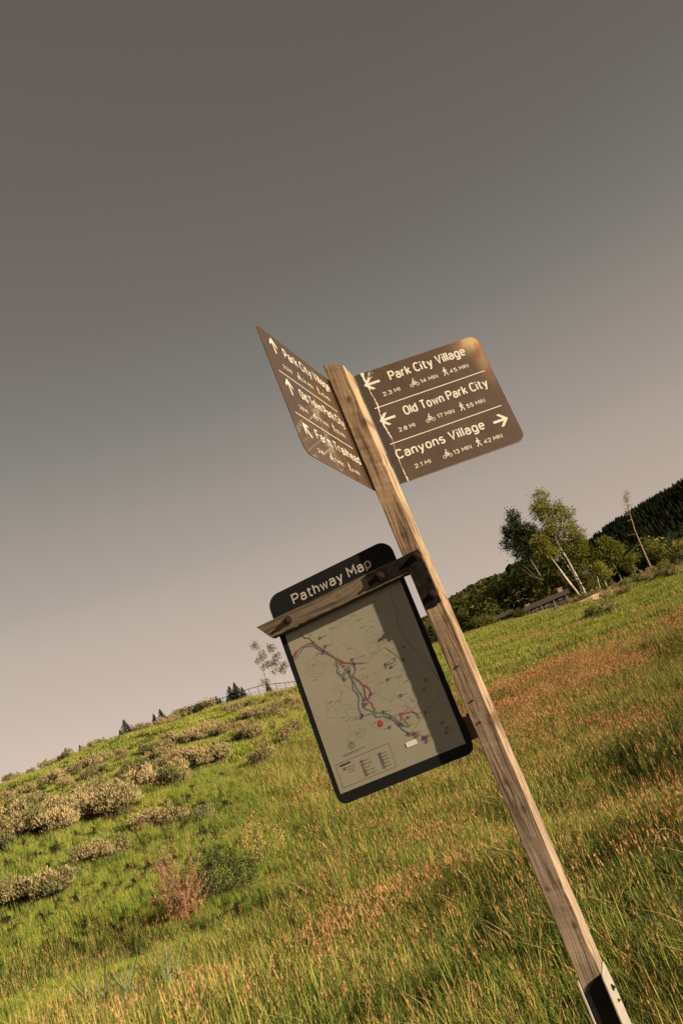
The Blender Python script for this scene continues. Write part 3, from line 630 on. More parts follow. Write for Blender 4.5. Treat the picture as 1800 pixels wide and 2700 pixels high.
# ================================================================== GROUND AND HILLS
def polar_sheet(az0, az1, daz, dists, name, mats, kind, dz=0.0):
    a = np.arange(az0, az1 + 1e-6, daz); A, Dd = np.meshgrid(np.radians(a), dists, indexing='ij')
    X = np.sin(A) * Dd; Y = np.cos(A) * Dd; Zz = ground(X, Y) + dz
    V = np.stack([X, Y, Zz], -1).reshape(-1, 3); nd = len(dists); na = len(a)
    i, j = np.meshgrid(np.arange(na - 1), np.arange(nd - 1), indexing='ij'); b = (i * nd + j).ravel()
    F = np.stack([b, b + 1, b + nd + 1, b + nd], -1)
    me = bpy.data.meshes.new(name); me.from_pydata(V.tolist(), [], F.tolist())
    for m in mats: me.materials.append(m)
    me.polygons.foreach_set('use_smooth', np.ones(len(F), dtype=bool)); me.update()
    return tag(link(name, me), kind=kind)
def ground_material():
    m, n, b = newmat('meadow_soil_and_thatch'); L = n.links
    g = n.nodes.new('ShaderNodeNewGeometry')
    n1 = N(n, 'ShaderNodeTexNoise', Scale=.35, Detail=6.0, Roughness=.6); L.new(g.outputs['Position'], n1.inputs['Vector'])
    n2 = N(n, 'ShaderNodeTexNoise', Scale=14.0, Detail=6.0, Roughness=.7); L.new(g.outputs['Position'], n2.inputs['Vector'])
    r1 = rampnode(n, [(.35, (.020,.024,.008)), (.5, (.030,.026,.011)), (.68, (.07,.037,.021))]); L.new(n1.outputs['Fac'], r1.inputs['Fac'])
    r2 = rampnode(n, [(.3, (.45,.45,.45)), (.7, (1.5,1.4,1.2))]); L.new(n2.outputs['Fac'], r2.inputs['Fac'])
    mm = N(n, 'ShaderNodeMix', data_type='RGBA', blend_type='MULTIPLY'); mm.inputs[0].default_value = 1; L.new(r1.outputs[0], mm.inputs[6]); L.new(r2.outputs[0], mm.inputs[7]); L.new(mm.outputs[2], b.inputs['Base Color'])
    b.inputs['Roughness'].default_value = .95; b.inputs['Specular IOR Level'].default_value = .1
    bp = N(n, 'ShaderNodeBump', Strength=.8, Distance=.04); L.new(n2.outputs['Fac'], bp.inputs['Height']); L.new(bp.outputs['Normal'], b.inputs['Normal'])
    return m
def hill_material():
    m, n, b = newmat('wooded_hill_floor'); L = n.links
    g = n.nodes.new('ShaderNodeNewGeometry')
    n1 = N(n, 'ShaderNodeTexNoise', Scale=.03, Detail=8.0, Roughness=.65); L.new(g.outputs['Position'], n1.inputs['Vector'])
    r1 = rampnode(n, [(.4, (.014,.016,.008)), (.62, (.042,.038,.014))]); L.new(n1.outputs['Fac'], r1.inputs['Fac']); L.new(r1.outputs[0], b.inputs['Base Color'])
    b.inputs['Roughness'].default_value = .95; b.inputs['Specular IOR Level'].default_value = .1
    return m
near = np.concatenate([[.3], np.geomspace(1.5, 260, 170)])
gs = polar_sheet(-180, 180, 1.0, near, 'meadow_ground', [ground_material()], 'structure')
far = np.geomspace(258, 4000, 70)
polar_sheet(-180, 180, 2.0, far, 'hills', [hill_material()], 'structure', -.3)

# ================================================================== PLANT MATERIALS
def leafmat(name, stops, scale=.25, island=.5, transl=.22, rough=.7, tip=None):
    """plant colour: varies over the meadow (world position) and from blade to blade"""
    m = bpy.data.materials.new(name); m.use_nodes = True; n = m.node_tree; n.nodes.clear(); L = n.links
    o = n.nodes.new('ShaderNodeOutputMaterial'); g = n.nodes.new('ShaderNodeNewGeometry'); oi = n.nodes.new('ShaderNodeObjectInfo')
    no = N(n, 'ShaderNodeTexNoise', Scale=scale, Detail=3.0, Roughness=.6); L.new(g.outputs['Position'], no.inputs['Vector'])
    f = math_(n, 'ADD', no.outputs['Fac'], math_(n, 'MULTIPLY', math_(n, 'SUBTRACT', g.outputs['Random Per Island'], .5), island))
    f = math_(n, 'ADD', f, math_(n, 'MULTIPLY', math_(n, 'SUBTRACT', oi.outputs['Random'], .5), island * .6))
    r = rampnode(n, stops); L.new(f, r.inputs['Fac'])
    out = r.outputs[0]
    if tip:     # blades dry out towards their tips
        at_ = N(n, 'ShaderNodeAttribute', attribute_type='GEOMETRY', attribute_name='along')
        tf = math_(n, 'MULTIPLY', math_(n, 'POWER', at_.outputs['Fac'], 1.6), math_(n, 'MULTIPLY', math_(n, 'ADD', f, -.12), tip[3])); tf = math_(n, 'MINIMUM', tf, .95)
        mm = N(n, 'ShaderNodeMix', data_type='RGBA'); L.new(tf, mm.inputs[0]); L.new(out, mm.inputs[6]); mm.inputs[7].default_value = (*tip[:3], 1); out = mm.outputs[2]
    d = n.nodes.new('ShaderNodeBsdfDiffuse'); d.inputs['Roughness'].default_value = rough; L.new(out, d.inputs['Color'])
    t = n.nodes.new('ShaderNodeBsdfTranslucent'); L.new(out, t.inputs['Color'])
    mx_ = n.nodes.new('ShaderNodeMixShader'); mx_.inputs[0].default_value = transl; L.new(d.outputs[0], mx_.inputs[1]); L.new(t.outputs[0], mx_.inputs[2])
    L.new(mx_.outputs[0], o.inputs['Surface']); return m
MG_green = leafmat('green_grass', [(.20, (.055,.115,.020)), (.42, (.175,.265,.036)), (.62, (.34,.37,.058)), (.85, (.50,.40,.11))], .3, .65, tip=(.46,.36,.13,.7))
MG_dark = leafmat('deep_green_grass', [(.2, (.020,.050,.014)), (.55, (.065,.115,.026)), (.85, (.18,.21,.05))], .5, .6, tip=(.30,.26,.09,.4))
MG_lush = leafmat('lush_green_grass', [(.2, (.065,.145,.020)), (.5, (.190,.290,.038)), (.8, (.36,.385,.062))], .2, .5, tip=(.44,.38,.11,.5))
MG_straw = leafmat('straw_stem', [(.25, (.26,.18,.055)), (.55, (.42,.285,.095)), (.8, (.50,.35,.145))], .4, .6)
MG_seed = leafmat('reddish_seed_head', [(.25, (.30,.13,.065)), (.5, (.47,.25,.11)), (.75, (.52,.34,.14))], .35, .6)
MG_thatch = leafmat('dead_thatch', [(.2, (.10,.045,.03)), (.5, (.30,.145,.085)), (.8, (.42,.25,.14))], .8, .8)
MG_pale = leafmat('pale_blade', [(.2, (.13,.165,.085)), (.7, (.22,.25,.14))], .5, .4)

# ================================================================== GRASS CLUMPS (instanced)
lib = bpy.data.collections.new('grass_library')      # not linked to the scene: only instanced
def blade(V, F, M, x, y, h, w, az, lean, curve, m=0, seg=3):
    dx, dy = math.cos(az), math.sin(az); px, py = -dy, dx; b = len(V)
    for i in range(seg):
        t = i / seg; k = lean * t * h + curve * t * t * h; ww = w * (1 - .55 * t)
        z = h * t * (1 - .25 * curve * t)
        V += [(x + dx*k - px*ww/2, y + dy*k - py*ww/2, z), (x + dx*k + px*ww/2, y + dy*k + py*ww/2, z)]
    k = lean * h + curve * h; V.append((x + dx*k, y + dy*k, h * (1 - .25 * curve)))
    for i in range(seg - 1): F.append([b+2*i, b+2*i+1, b+2*i+3, b+2*i+2]); M.append(m)
    F.append([b+2*seg-2, b+2*seg-1, b+2*seg]); M.append(m)
def panicle(V, F, M, x, y, h, az, lean, hl, hw, m_stem, m_head, rg):
    """thin stem with a feathery seed head"""
    dx, dy = math.cos(az), math.sin(az); top = Vector((x + dx*lean*h, y + dy*lean*h, h)); b = len(V)
    px, py = -dy, dx; w = .0022
    V += [(x - px*w, y - py*w, 0), (x + px*w, y + py*w, 0), (top.x, top.y, h)]; F.append([b, b+1, b+2]); M.append(m_stem)
    base = Vector((x, y, 0)).lerp(top, 1 - hl / h)
    for k in range(5):
        t = k / 5; p = base.lerp(top, t); q = base.lerp(top, min(1.08, t + .38)); a2 = rg.uniform(0, 6.28); s = hw * (1 - .6*t)
        off = Vector((math.cos(a2), math.sin(a2), 0)) * s; b = len(V)
        V += [tuple(p), tuple(p.lerp(q, .5) + off), tuple(q)]; F.append([b, b+1, b+2]); M.append(m_head)
        V += [tuple(p), tuple(p.lerp(q, .5) - off*.8), tuple(q)]; F.append([b+3, b+4, b+5]); M.append(m_head)
def add_along(me):
    z = np.array([v.co.z for v in me.vertices]); at = me.attributes.new('along', 'FLOAT', 'POINT'); at.data.foreach_set('value', np.clip(z / max(z.max(), 1e-6) * 1.25, 0, 1).astype(np.float32))
def clump(name, seed, nb, rad, h0, h1, w, mats, weights, heads=0, hh=(.4, .6), lean=.24, curve=.28, hw=.010, seg=3):
    rg = random.Random(seed); V, F, M = [], [], []
    for _ in range(nb):
        r = rad * math.sqrt(rg.random()); a = rg.uniform(0, 6.283); h = rg.uniform(h0, h1)
        m = rg.choices(range(len(weights)), weights)[0]
        q_ = rg.random()      # most stand up, some are bent over or broad
        if q_ < .14: blade(V, F, M, r*math.cos(a), r*math.sin(a), h*1.15, w*1.5, rg.uniform(0, 6.283), lean*1.6, curve*2.4, m, seg)
        else: blade(V, F, M, r*math.cos(a), r*math.sin(a), h*(1.25 if q_ > .93 else 1), w * rg.uniform(.6, 1.35), rg.uniform(0, 6.283), rg.uniform(0, lean), rg.uniform(0, curve), m, seg)
    for _ in range(heads):
        r = rad * math.sqrt(rg.random()); a = rg.uniform(0, 6.283)
        h = rg.uniform(*hh); panicle(V, F, M, r*math.cos(a), r*math.sin(a), h, rg.uniform(0, 6.283), rg.uniform(.02, .28), h * rg.uniform(.22, .34), hw, len(mats) - 2, len(mats) - 1, rg)
    me = mesh_from(name, V, F, mats, False, M); add_along(me); o = bpy.data.objects.new(name, me); lib.objects.link(o); return o
# index order follows the names: a_ b_ c_ ...
A = [MG_green, MG_dark, MG_straw, MG_seed]
clump('a_green', 1, 46, .22, .20, .54, .0095, A, (6, 2, 1))
clump('b_green', 2, 46, .22, .16, .44, .0085, A, (5, 3, 1), 1)
clump('c_green_headed', 3, 40, .22, .18, .46, .008, A, (6, 2, 1), 2, (.40, .60))
clump('d_pink', 4, 34, .22, .16, .44, .0075, A, (5, 1, 2.5), 7, (.38, .58))
clump('e_pink', 5, 28, .22, .14, .40, .0075, A, (3, 1, 4), 14, (.34, .54))
clump('f_dark', 6, 50, .24, .16, .48, .0095, [MG_dark, MG_green, MG_straw, MG_seed], (6, 2, 1), 2, (.4, .6), .5, .6)
clump('g_thatch', 7, 90, .24, .05, .20, .007, [MG_thatch, MG_green, MG_straw, MG_thatch], (6, 1.5, 1.5), 0, lean=1.1, curve=.8)
clump('h_lush', 8, 54, .22, .16, .38, .010, [MG_lush, MG_green, MG_straw, MG_seed], (6, 2, .5), 0)
# coarse ones for the far meadow
clump('i_far_green', 9, 34, .50, .14, .36, .028, A, (6, 2, 1), 0, seg=2)
clump('j_far_lush', 10, 34, .50, .12, .32, .030, [MG_lush, MG_green, MG_straw], (6, 2, .6), 0, seg=2)
clump('k_far_pink', 11, 26, .50, .10, .30, .022, A, (4, 1, 3), 10, (.26, .44), hw=.03, seg=2)
clump('l_far_dark', 12, 30, .50, .14, .42, .030, [MG_dark, MG_green, MG_straw], (6, 2, 1), 0, seg=2)

def vnoise(x, y, s, seed):
    """smooth value noise on arrays, 0..1"""
    x = x / s + seed * 17.3; y = y / s - seed * 9.1
    xi = np.floor(x).astype(int); yi = np.floor(y).astype(int); u = x - xi; v = y - yi; u = u*u*(3-2*u); v = v*v*(3-2*v)
    def h(a, b): q = np.sin(a * 127.1 + b * 311.7 + seed) * 43758.5453; return q - np.floor(q)
    return (h(xi, yi)*(1-u) + h(xi+1, yi)*u)*(1-v) + (h(xi, yi+1)*(1-u) + h(xi+1, yi+1)*u)*v
def gz(x, y, cx_, cy_, rx, ry=None, rot=0):
    ry = ry or rx; c, s = math.cos(rot), math.sin(rot); X = (x - cx_)*c + (y - cy_)*s; Y = -(x - cx_)*s + (y - cy_)*c
    return np.exp(-(X/rx)**2 - (Y/ry)**2)
rs = np.random.RandomState(11)
def scatter(d0, d1, dens, az0=-46, az1=46):
    area = math.pi * (d1**2 - d0**2) * (az1 - az0) / 360; n = int(area * dens)
    a = np.radians(rs.uniform(az0, az1, n)); d = np.sqrt(rs.uniform(d0**2, d1**2, n)); return np.sin(a)*d, np.cos(a)*d
parts = []
for (d0, d1, dens, sc, far_) in ((2.2, 12, 50, .80, 0), (12, 22, 34, .95, 0), (22, 38, 18, 1.1, 0), (38, 62, 8.0, 1.0, 1), (62, 105, 5.0, 1.15, 1), (105, 150, 2.6, 1.4, 1)):
    x, y = scatter(d0, d1, dens, -46 if d1 < 60 else -40, 46 if d1 < 60 else 38); n = len(x)
    dd = np.hypot(x, y); az_ = np.degrees(np.arctan2(x, y))
    big = vnoise(x, y, 3.5, 1)*.55 + vnoise(x, y, 1.2, 2)*.3 + vnoise(x, y, .5, 3)*.15
    bd = vnoise(x, y, 2.6, 5)*.6 + vnoise(x, y, .8, 6)*.4
    # pink, gone-to-seed grass: a belt across the middle of the field and round the post
    left = np.clip((-8.0 - az_) / 6, 0, 1) * np.clip((dd - 9) / 5, 0, 1)          # the green left slope
    belt = np.clip((az_ + 8) / 7, 0, 1) * np.clip((47 + 8*(big - .5) - dd) / 6, 0, 1) * np.clip((dd - 19) / 9, 0, 1)
    pk = .60*belt + .80*gz(x, y, -3.0, 21.5, 1.7, 2.6) + .12*np.clip((az_ + 16)/12, 0, 1)*np.clip((24 - dd)/6, 0, 1)
    pk = pk + (big - .5)*1.9 - .45*left
    lush = np.clip((-az_ - 8)/6, 0, 1)*np.clip((dd - 12)/5, 0, 1)*1.3 + np.clip((dd - 48)/6, 0, 1)*np.clip((az_ + 6)/6, 0, 1)
    lush = lush + (vnoise(x, y, 4, 8) - .5)*1.1
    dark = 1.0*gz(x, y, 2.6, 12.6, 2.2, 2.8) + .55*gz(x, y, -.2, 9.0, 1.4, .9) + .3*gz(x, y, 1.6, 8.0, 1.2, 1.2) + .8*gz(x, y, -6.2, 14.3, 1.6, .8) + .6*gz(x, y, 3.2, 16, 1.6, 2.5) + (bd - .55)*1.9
    bare = .95*gz(x, y, -.50, 8.1, .75, .60) + .85*gz(x, y, -.9, 7.0, .55, .4) + .75*gz(x, y, .45, 6.9, .45) + .6*gz(x, y, 1.6, 8.2, .4) + (vnoise(x, y, .45, 12) - .5)*1.0
    bare = bare * (dd < 13)
    u = rs.rand(n); idx = np.zeros(n, int)
    if not far_:
        idx[:] = np.where(u < .4, 0, np.where(u < .7, 1, 2))
        idx = np.where(lush > .55, np.where(u < .75, 7, 2), idx)
        idx = np.where(pk > .50, np.where(u < .55, 2, 3), idx); idx = np.where(pk > .86, np.where(u < .45, 3, 4), idx)
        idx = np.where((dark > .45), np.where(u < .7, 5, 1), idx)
        idx = np.where(bare > .46, 6, idx)
    else:
        idx[:] = 8; idx = np.where(lush > .45, np.where(u < .8, 9, 8), idx)
        idx = np.where(pk > .55, np.where(u < .8, 10, 8), idx)
        idx = np.where(dark > .55, 11, idx)
    hs = sc * (.55 + .62*vnoise(x, y, 1.1, 9) + .30*vnoise(x, y, .45, 10) + rs.uniform(-.14, .14, n))
    hs = hs * (1 - .42*left)
    hs = hs * (1 - .35*np.clip((8.5 - dd)/4, 0, 1)) * (1 - .25*(bare > .40)) * np.where(idx == 7, .8, 1)
    keep = ~((x - .2)**2 + (y - 3.7)**2 < .03)
    # mown edge by the camera
    parts.append(np.stack([x, y, ground(x, y) - .01, idx, hs, rs.uniform(0, 6.283, n)], -1)[keep])
P = np.concatenate(parts); print('grass clumps', len(P))
me = bpy.data.meshes.new('grass'); me.from_pydata(P[:, :3].tolist(), [], [])
at = me.attributes.new('variant', 'INT', 'POINT'); at.data.foreach_set('value', P[:, 3].astype(np.int32))
at = me.attributes.new('size', 'FLOAT', 'POINT'); at.data.foreach_set('value', P[:, 4].astype(np.float32))
at = me.attributes.new('spin', 'FLOAT', 'POINT'); at.data.foreach_set('value', P[:, 5].astype(np.float32))
go = tag(link('grass', me), 'tall meadow grass, green with pinkish seed heads, covering the whole field', 'grass', kind='stuff')
ng = bpy.data.node_groups.new('grass_scatter', 'GeometryNodeTree')
ng.interface.new_socket('Geometry', in_out='INPUT', socket_type='NodeSocketGeometry'); ng.interface.new_socket('Geometry', in_out='OUTPUT', socket_type='NodeSocketGeometry')
gi = ng.nodes.new('NodeGroupInput'); gout = ng.nodes.new('NodeGroupOutput')
iop = ng.nodes.new('GeometryNodeInstanceOnPoints'); ci = ng.nodes.new('GeometryNodeCollectionInfo'); ci.inputs['Collection'].default_value = lib; ci.inputs['Separate Children'].default_value = True; ci.inputs['Reset Children'].default_value = True
def named(nm, tp):
    q = ng.nodes.new('GeometryNodeInputNamedAttribute'); q.data_type = tp; q.inputs['Name'].default_value = nm; return q.outputs['Attribute']
cxyz = ng.nodes.new('ShaderNodeCombineXYZ'); ng.links.new(named('spin', 'FLOAT'), cxyz.inputs['Z'])
m2p = ng.nodes.new('GeometryNodeMeshToPoints')
ng.links.new(gi.outputs[0], m2p.inputs['Mesh']); ng.links.new(m2p.outputs[0], iop.inputs['Points'])
iop.inputs['Pick Instance'].default_value = True
ng.links.new(ci.outputs[0], iop.inputs['Instance']); ng.links.new(named('variant', 'INT'), iop.inputs['Instance Index'])
ng.links.new(cxyz.outputs[0], iop.inputs['Rotation']); ng.links.new(named('size', 'FLOAT'), iop.inputs['Scale']); ng.links.new(iop.outputs[0], gout.inputs[0])
go.modifiers.new('scatter', 'NODES').node_group = ng

def gpt(x, y, dz=0.0): return Vector((x, y, float(ground(x, y)) + dz))

# ================================================================== SAGEBRUSH
MS_leaf = leafmat('sage_leaf', [(.15, (.11,.10,.04)), (.5, (.32,.265,.125)), (.85, (.50,.37,.19))], .35, .9, .2)
MS_leaf2 = leafmat('sage_leaf_green', [(.15, (.065,.075,.026)), (.5, (.185,.180,.070)), (.85, (.33,.28,.12))], .35, .6, .2)
MS_stem = simple('sage_stem', (.05,.036,.025), .9, .3, 20)
def sage_meshes(seed, mat):
    rg = random.Random(seed); V, F, M = [], [], []; sb = MB()
    lobes = [(rg.uniform(-.55, .55), rg.uniform(-.45, .45), rg.uniform(.17, .32), rg.uniform(.42, .98)) for _ in range(12)]
    for (lx, ly, lr, lh) in lobes:
        sb.tube([(lx*.15, ly*.15, -.05), (lx*.6, ly*.6, lh*.4), (lx, ly, lh*.7)], [.03, .018, .008], 4)
        for _ in range(110):
            a = rg.uniform(0, 6.283); el_ = rg.uniform(-.25, 1.5); q = rg.uniform(.55, 1.05)
            p = Vector((lx + lr*q*math.cos(a)*math.cos(el_), ly + lr*q*math.sin(a)*math.cos(el_), lh*.62 + lh*.38*q*math.sin(el_)))
            d = Vector((math.cos(a)*math.cos(el_)*.7 + rg.uniform(-.35, .35), math.sin(a)*math.cos(el_)*.7 + rg.uniform(-.35, .35), .75 + rg.uniform(-.2, .4))).normalized() * rg.uniform(.05, .15)
            w = d.cross(Vector((rg.uniform(-1, 1), rg.uniform(-1, 1), rg.uniform(-1, 1)))).normalized() * rg.uniform(.010, .024); b = len(V)
            V += [tuple(p - w*.4), tuple(p + w*.4), tuple(p + d*.6 + w), tuple(p + d), tuple(p + d*.6 - w)]; F += [[b, b+1, b+2, b+3, b+4]]
    return mesh_from('sage_foliage', V, F, [mat]), sb.mesh('sage_stems', [MS_stem])
SG = [sage_meshes(20 + k, MS_leaf if k < 3 else MS_leaf2) for k in range(5)]
def bush(x, y, s, label, group, k, rz, name='sagebrush', cat='shrub', sz=None):
    r = tag(empty(name, gpt(x, y, -.04), rz), label, cat, group); r.scale = (s, s, sz or s)
    link('foliage', SG[k][0], r); link('stem', SG[k][1], r); return r
SAGE = [('a', -12.6, 25.4, 0.83), ('a', -12.8, 26.2, 0.86), ('a', -12.5, 25.9, 0.97), ('a', -12.7, 26.9, 0.93), ('a', -12.5, 27.1, 1.01), ('a', -12.2, 26.7, 0.85), ('a', -11.8, 26.4, 1.14), ('a', -11.6, 26.3, 1.02), ('a', -11.1, 25.8, 1.13), ('a', -11.0, 25.9, 0.88), ('b', -11.6, 27.8, 0.96), ('b', -11.7, 28.3, 1.14), ('b', -10.8, 26.7, 0.81), ('b', -11.0, 27.9, 0.9), ('b', -10.7, 27.7, 0.95), ('b', -10.2, 26.7, 1.08), ('b', -9.9, 26.7, 1.12), ('b', -9.9, 26.9, 1.02), ('b', -9.4, 26.6, 1.05), ('b', -17.8, 37.4, 0.92), ('b', -18.0, 38.1, 0.92), ('b', -16.7, 36.9, 0.79), ('b', -16.7, 37.3, 0.76), ('b', -16.0, 36.4, 0.91), ('c', -9.5, 18.8, 0.89), ('c', -9.4, 18.8, 0.79), ('c', -9.2, 18.7, 0.77), ('c', -9.3, 19.0, 0.92), ('c', -9.0, 18.7, 0.83), ('c', -8.9, 18.8, 0.93), ('c', -8.7, 18.6, 0.84), ('c', -8.4, 18.5, 0.95), ('c', -8.3, 18.6, 0.87), ('c', -8.3, 18.8, 0.71), ('c', -8.3, 19.1, 0.75), ('d', -8.7, 21.1, 0.79), ('d', -8.4, 21.0, 0.7), ('d', -8.4, 21.0, 0.81), ('d', -8.1, 20.9, 0.69), ('d', -8.0, 21.1, 0.83), ('d', -7.9, 21.4, 0.67), ('e', -7.9, 23.7, 0.86), ('e', -7.8, 23.8, 0.82), ('e', -7.5, 23.8, 0.78), ('e', -7.1, 23.6, 0.69), ('e', -7.1, 24.1, 0.68), ('e', -7.0, 23.8, 0.59), ('e', -6.5, 23.2, 0.59), ('e', -6.3, 23.6, 0.72), ('f', -11.0, 31.9, 0.88), ('f', -11.0, 33.2, 1.04), ('f', -10.2, 31.5, 1.1), ('f', -10.6, 33.5, 0.96), ('f', -10.1, 32.8, 0.97), ('f', -9.7, 32.2, 0.98), ('f', -8.8, 30.0, 1.05), ('f', -9.4, 32.9, 1.12), ('f', -9.0, 32.0, 1.02), ('g', -12.4, 42.9, 1.09), ('g', -11.2, 39.6, 0.81), ('g', -11.0, 39.7, 0.89), ('g', -10.4, 39.3, 0.99), ('g', -10.0, 39.1, 0.93), ('g', -9.5, 38.0, 0.8), ('g', -9.3, 38.5, 1.07), ('g', -8.9, 38.6, 0.95), ('g', -8.8, 38.4, 1.13), ('h', -13.1, 51.6, 0.98), ('h', -13.4, 52.7, 0.91), ('h', -12.6, 51.0, 0.74), ('h', -12.5, 52.7, 0.89), ('h', -12.1, 52.9, 0.99), ('h', -12.3, 54.2, 0.86), ('h', -11.1, 50.9, 0.74), ('i', -8.7, 43.1, 0.87), ('i', -8.6, 43.2, 0.83), ('i', -8.2, 42.4, 1.07), ('i', -8.1, 43.8, 0.85), ('i', -7.8, 42.9, 1.05), ('j', -10.8, 57.4, 0.89), ('j', -10.3, 57.4, 0.82), ('j', -9.9, 57.0, 0.93), ('j', -9.4, 57.9, 0.72), ('j', -9.2, 59.5, 0.77), ('j', -9.0, 60.5, 0.88), ('j', -8.4, 61.9, 0.98), ('j', -7.8, 60.4, 0.93), ('k', -5.9, 38.9, 0.82), ('k', -5.9, 42.0, 0.91), ('k', -6.2, 32.9, 1.03), ('k', -6.1, 33.5, 0.81), ('l', -23.7, 49.0, 0.73), ('l', -22.8, 49.7, 0.9), ('l', -23.1, 48.2, 0.7), ('l', -22.5, 49.6, 0.81), ('l', -22.9, 49.9, 0.68), ('l', -20.9, 47.6, 0.66), ('l', -22.5, 52.6, 0.85), ('l', -19.2, 46.4, 0.85), ('l', -20.1, 49.1, 0.65), ('l', -20.5, 51.5, 0.9), ('l', -18.3, 48.0, 0.7), ('l', -18.9, 49.0, 0.75), ('l', -18.2, 49.4, 0.65), ('l', -18.2, 49.3, 0.85), ('m', -22.0, 52.5, 0.86), ('m', -24.4, 58.3, 0.87), ('m', -23.4, 57.9, 0.65), ('m', -20.3, 51.5, 0.77), ('m', -23.0, 58.9, 0.71), ('m', -22.4, 58.7, 0.77), ('m', -22.1, 58.9, 0.89), ('m', -21.2, 57.2, 0.74), ('m', -21.8, 61.0, 0.7), ('m', -20.7, 58.5, 0.81), ('m', -18.6, 54.9, 0.76), ('m', -17.7, 52.2, 0.69), ('m', -16.5, 53.2, 0.79), ('m', -16.0, 52.2, 0.82), ('m', -15.4, 52.6, 0.9), ('m', -15.5, 54.8, 0.84), ('m', -14.0, 48.8, 0.68), ('m', -15.0, 54.1, 0.87), ('m', -14.6, 53.3, 0.73), ('m', -14.4, 53.2, 0.75), ('m', -14.0, 54.5, 0.65), ('m', -13.3, 52.0, 0.76), ('m', -12.9, 53.1, 0.7), ('m', -13.0, 54.1, 0.85), ('m', -12.2, 51.4, 0.92), ('m', -11.9, 52.7, 0.79), ('n', -14.5, 69.7, 0.85), ('n', -12.6, 64.5, 0.88), ('n', -13.4, 70.0, 0.81), ('n', -12.8, 69.1, 0.89), ('n', -12.4, 68.8, 0.77), ('n', -12.4, 72.7, 0.64), ('n', -11.3, 69.7, 0.73), ('n', -11.1, 73.4, 0.75), ('n', -10.6, 73.6, 0.75), ('n', -10.2, 71.7, 0.86), ('n', -9.9, 69.5, 0.7), ('n', -9.3, 74.2, 0.74), ('o', -14.0, 42.3, 1.03), ('o', -13.4, 41.5, 0.98), ('o', -13.4, 42.8, 0.78), ('o', -13.2, 43.4, 0.89), ('o', -12.0, 40.4, 0.98), ('o', -11.9, 41.4, 0.86), ('o', -11.8, 41.1, 0.72), ('o', -11.4, 41.2, 0.91), ('o', -10.4, 39.2, 0.83), ('p', -11.7, 51.9, 0.7), ('p', -11.4, 51.5, 0.94), ('p', -11.2, 52.0, 0.87), ('p', -11.5, 54.7, 0.72), ('p', -10.4, 51.6, 0.81), ('p', -9.0, 45.4, 0.78), ('p', -9.7, 51.2, 0.9), ('p', -10.4, 56.7, 0.83), ('p', -9.8, 55.7, 0.72), ('q', -14.8, 30.1, 0.88), ('q', -14.5, 30.1, 1.04), ('q', -13.7, 29.0, 1.06), ('q', -13.0, 28.4, 0.91), ('q', -12.6, 27.6, 0.86), ('q', -12.5, 28.3, 0.92), ('q', -12.2, 27.9, 1.13), ('b', -12.0, 30.4, 0.98), ('b', -12.0, 30.4, 0.72), ('b', -12.0, 31.5, 1.0), ('b', -11.5, 30.8, 0.76), ('b', -10.8, 29.7, 0.76), ('b', -10.8, 30.1, 0.89), ('b', -10.4, 29.7, 0.74), ('r', -9.4, 57.0, 0.78), ('r', -9.3, 56.5, 0.83), ('r', -8.9, 56.7, 1.03), ('r', -7.3, 50.1, 0.83), ('r', -7.9, 57.6, 0.76), ('r', -7.5, 58.6, 0.79)]
SAGE2 = [(22.6, 111.9, 1.16), (23.1, 110.2, 1.12), (58.0, 265.9, 1.44), (25.0, 110.9, 1.2), (24.8, 107.0, 1.06), (25.1, 104.8, 1.26), (24.2, 98.4, 1.44), (25.4, 99.8, 1.02), (23.2, 88.8, 1.14), (23.5, 87.6, 1.26), (29.8, 108.6, 1.32), (34.4, 121.6, 1.5), (30.9, 107.2, 1.29), (30.4, 103.2, 1.47), (32.2, 106.3, 1.38), (30.9, 100.5, 1.15), (33.2, 104.7, 0.99), (29.2, 91.1, 1.39), (29.5, 90.1, 1.14), (15.4, 69.9, 1.05), (16.1, 69.0, 1.21), (16.0, 65.6, 1.02)]
ROWS = {'o': ('tan sagebrush filling the band between the stake patch and the skyline', 'sagebrush band under the skyline'),
 'p': ('golden sagebrush right of centre on the upper slope, below the skyline spruces', 'golden sagebrush on the upper slope'),
 'q': ('large pale sagebrush massed at the left edge above the nearest green strip', 'massed sagebrush at the left edge'),
 'r': ('sagebrush beside the left edge of the map board on the upper slope', 'upper sagebrush beside the map board'),
 'a': ('pale tan sagebrush in the dense patch at the left edge, halfway up the slope', 'sagebrush patch at the left edge'),
 'b': ('tan sagebrush in the patch just behind and right of the one at the left edge', 'sagebrush patch behind the left edge patch'),
 'c': ('grey-green sagebrush in the lowest and nearest row at the left edge', 'nearest grey-green sagebrush row'),
 'd': ('low tan sagebrush in the short row between the nearest row and the dense patches', 'short low sagebrush row'),
 'e': ('low sagebrush in the row trailing right below the middle patches of the slope', 'trailing lower sagebrush row'),
 'f': ('tall pale sagebrush in the patch beside the thin dead stake', 'sagebrush patch beside the stake'),
 'g': ('tan sagebrush in the middle row of the slope, casting shade on bright grass', 'middle sagebrush row'),
 'h': ('tan sagebrush in the upper middle patch of the slope', 'upper middle sagebrush patch'),
 'i': ('rounded sagebrush at the right end of the middle rows, beside open green grass', 'right end sagebrush patch'),
 'j': ('tan sagebrush in the row under the skyline aspens left of the map board', 'sagebrush row below the skyline aspens'),
 'k': ('tan sagebrush standing in open grass close to the map board edge', 'lone sagebrush near the map board'),
 'l': ('small sagebrush scattered on the left shoulder of the slope', 'scattered sagebrush on the left shoulder'),
 'm': ('small golden sagebrush just below the skyline of the left hill', 'golden sagebrush below the skyline'),
 'n': ('tiny sagebrush on the crest right below the wire fence', 'tiny sagebrush on the crest')}
rg = random.Random(77)
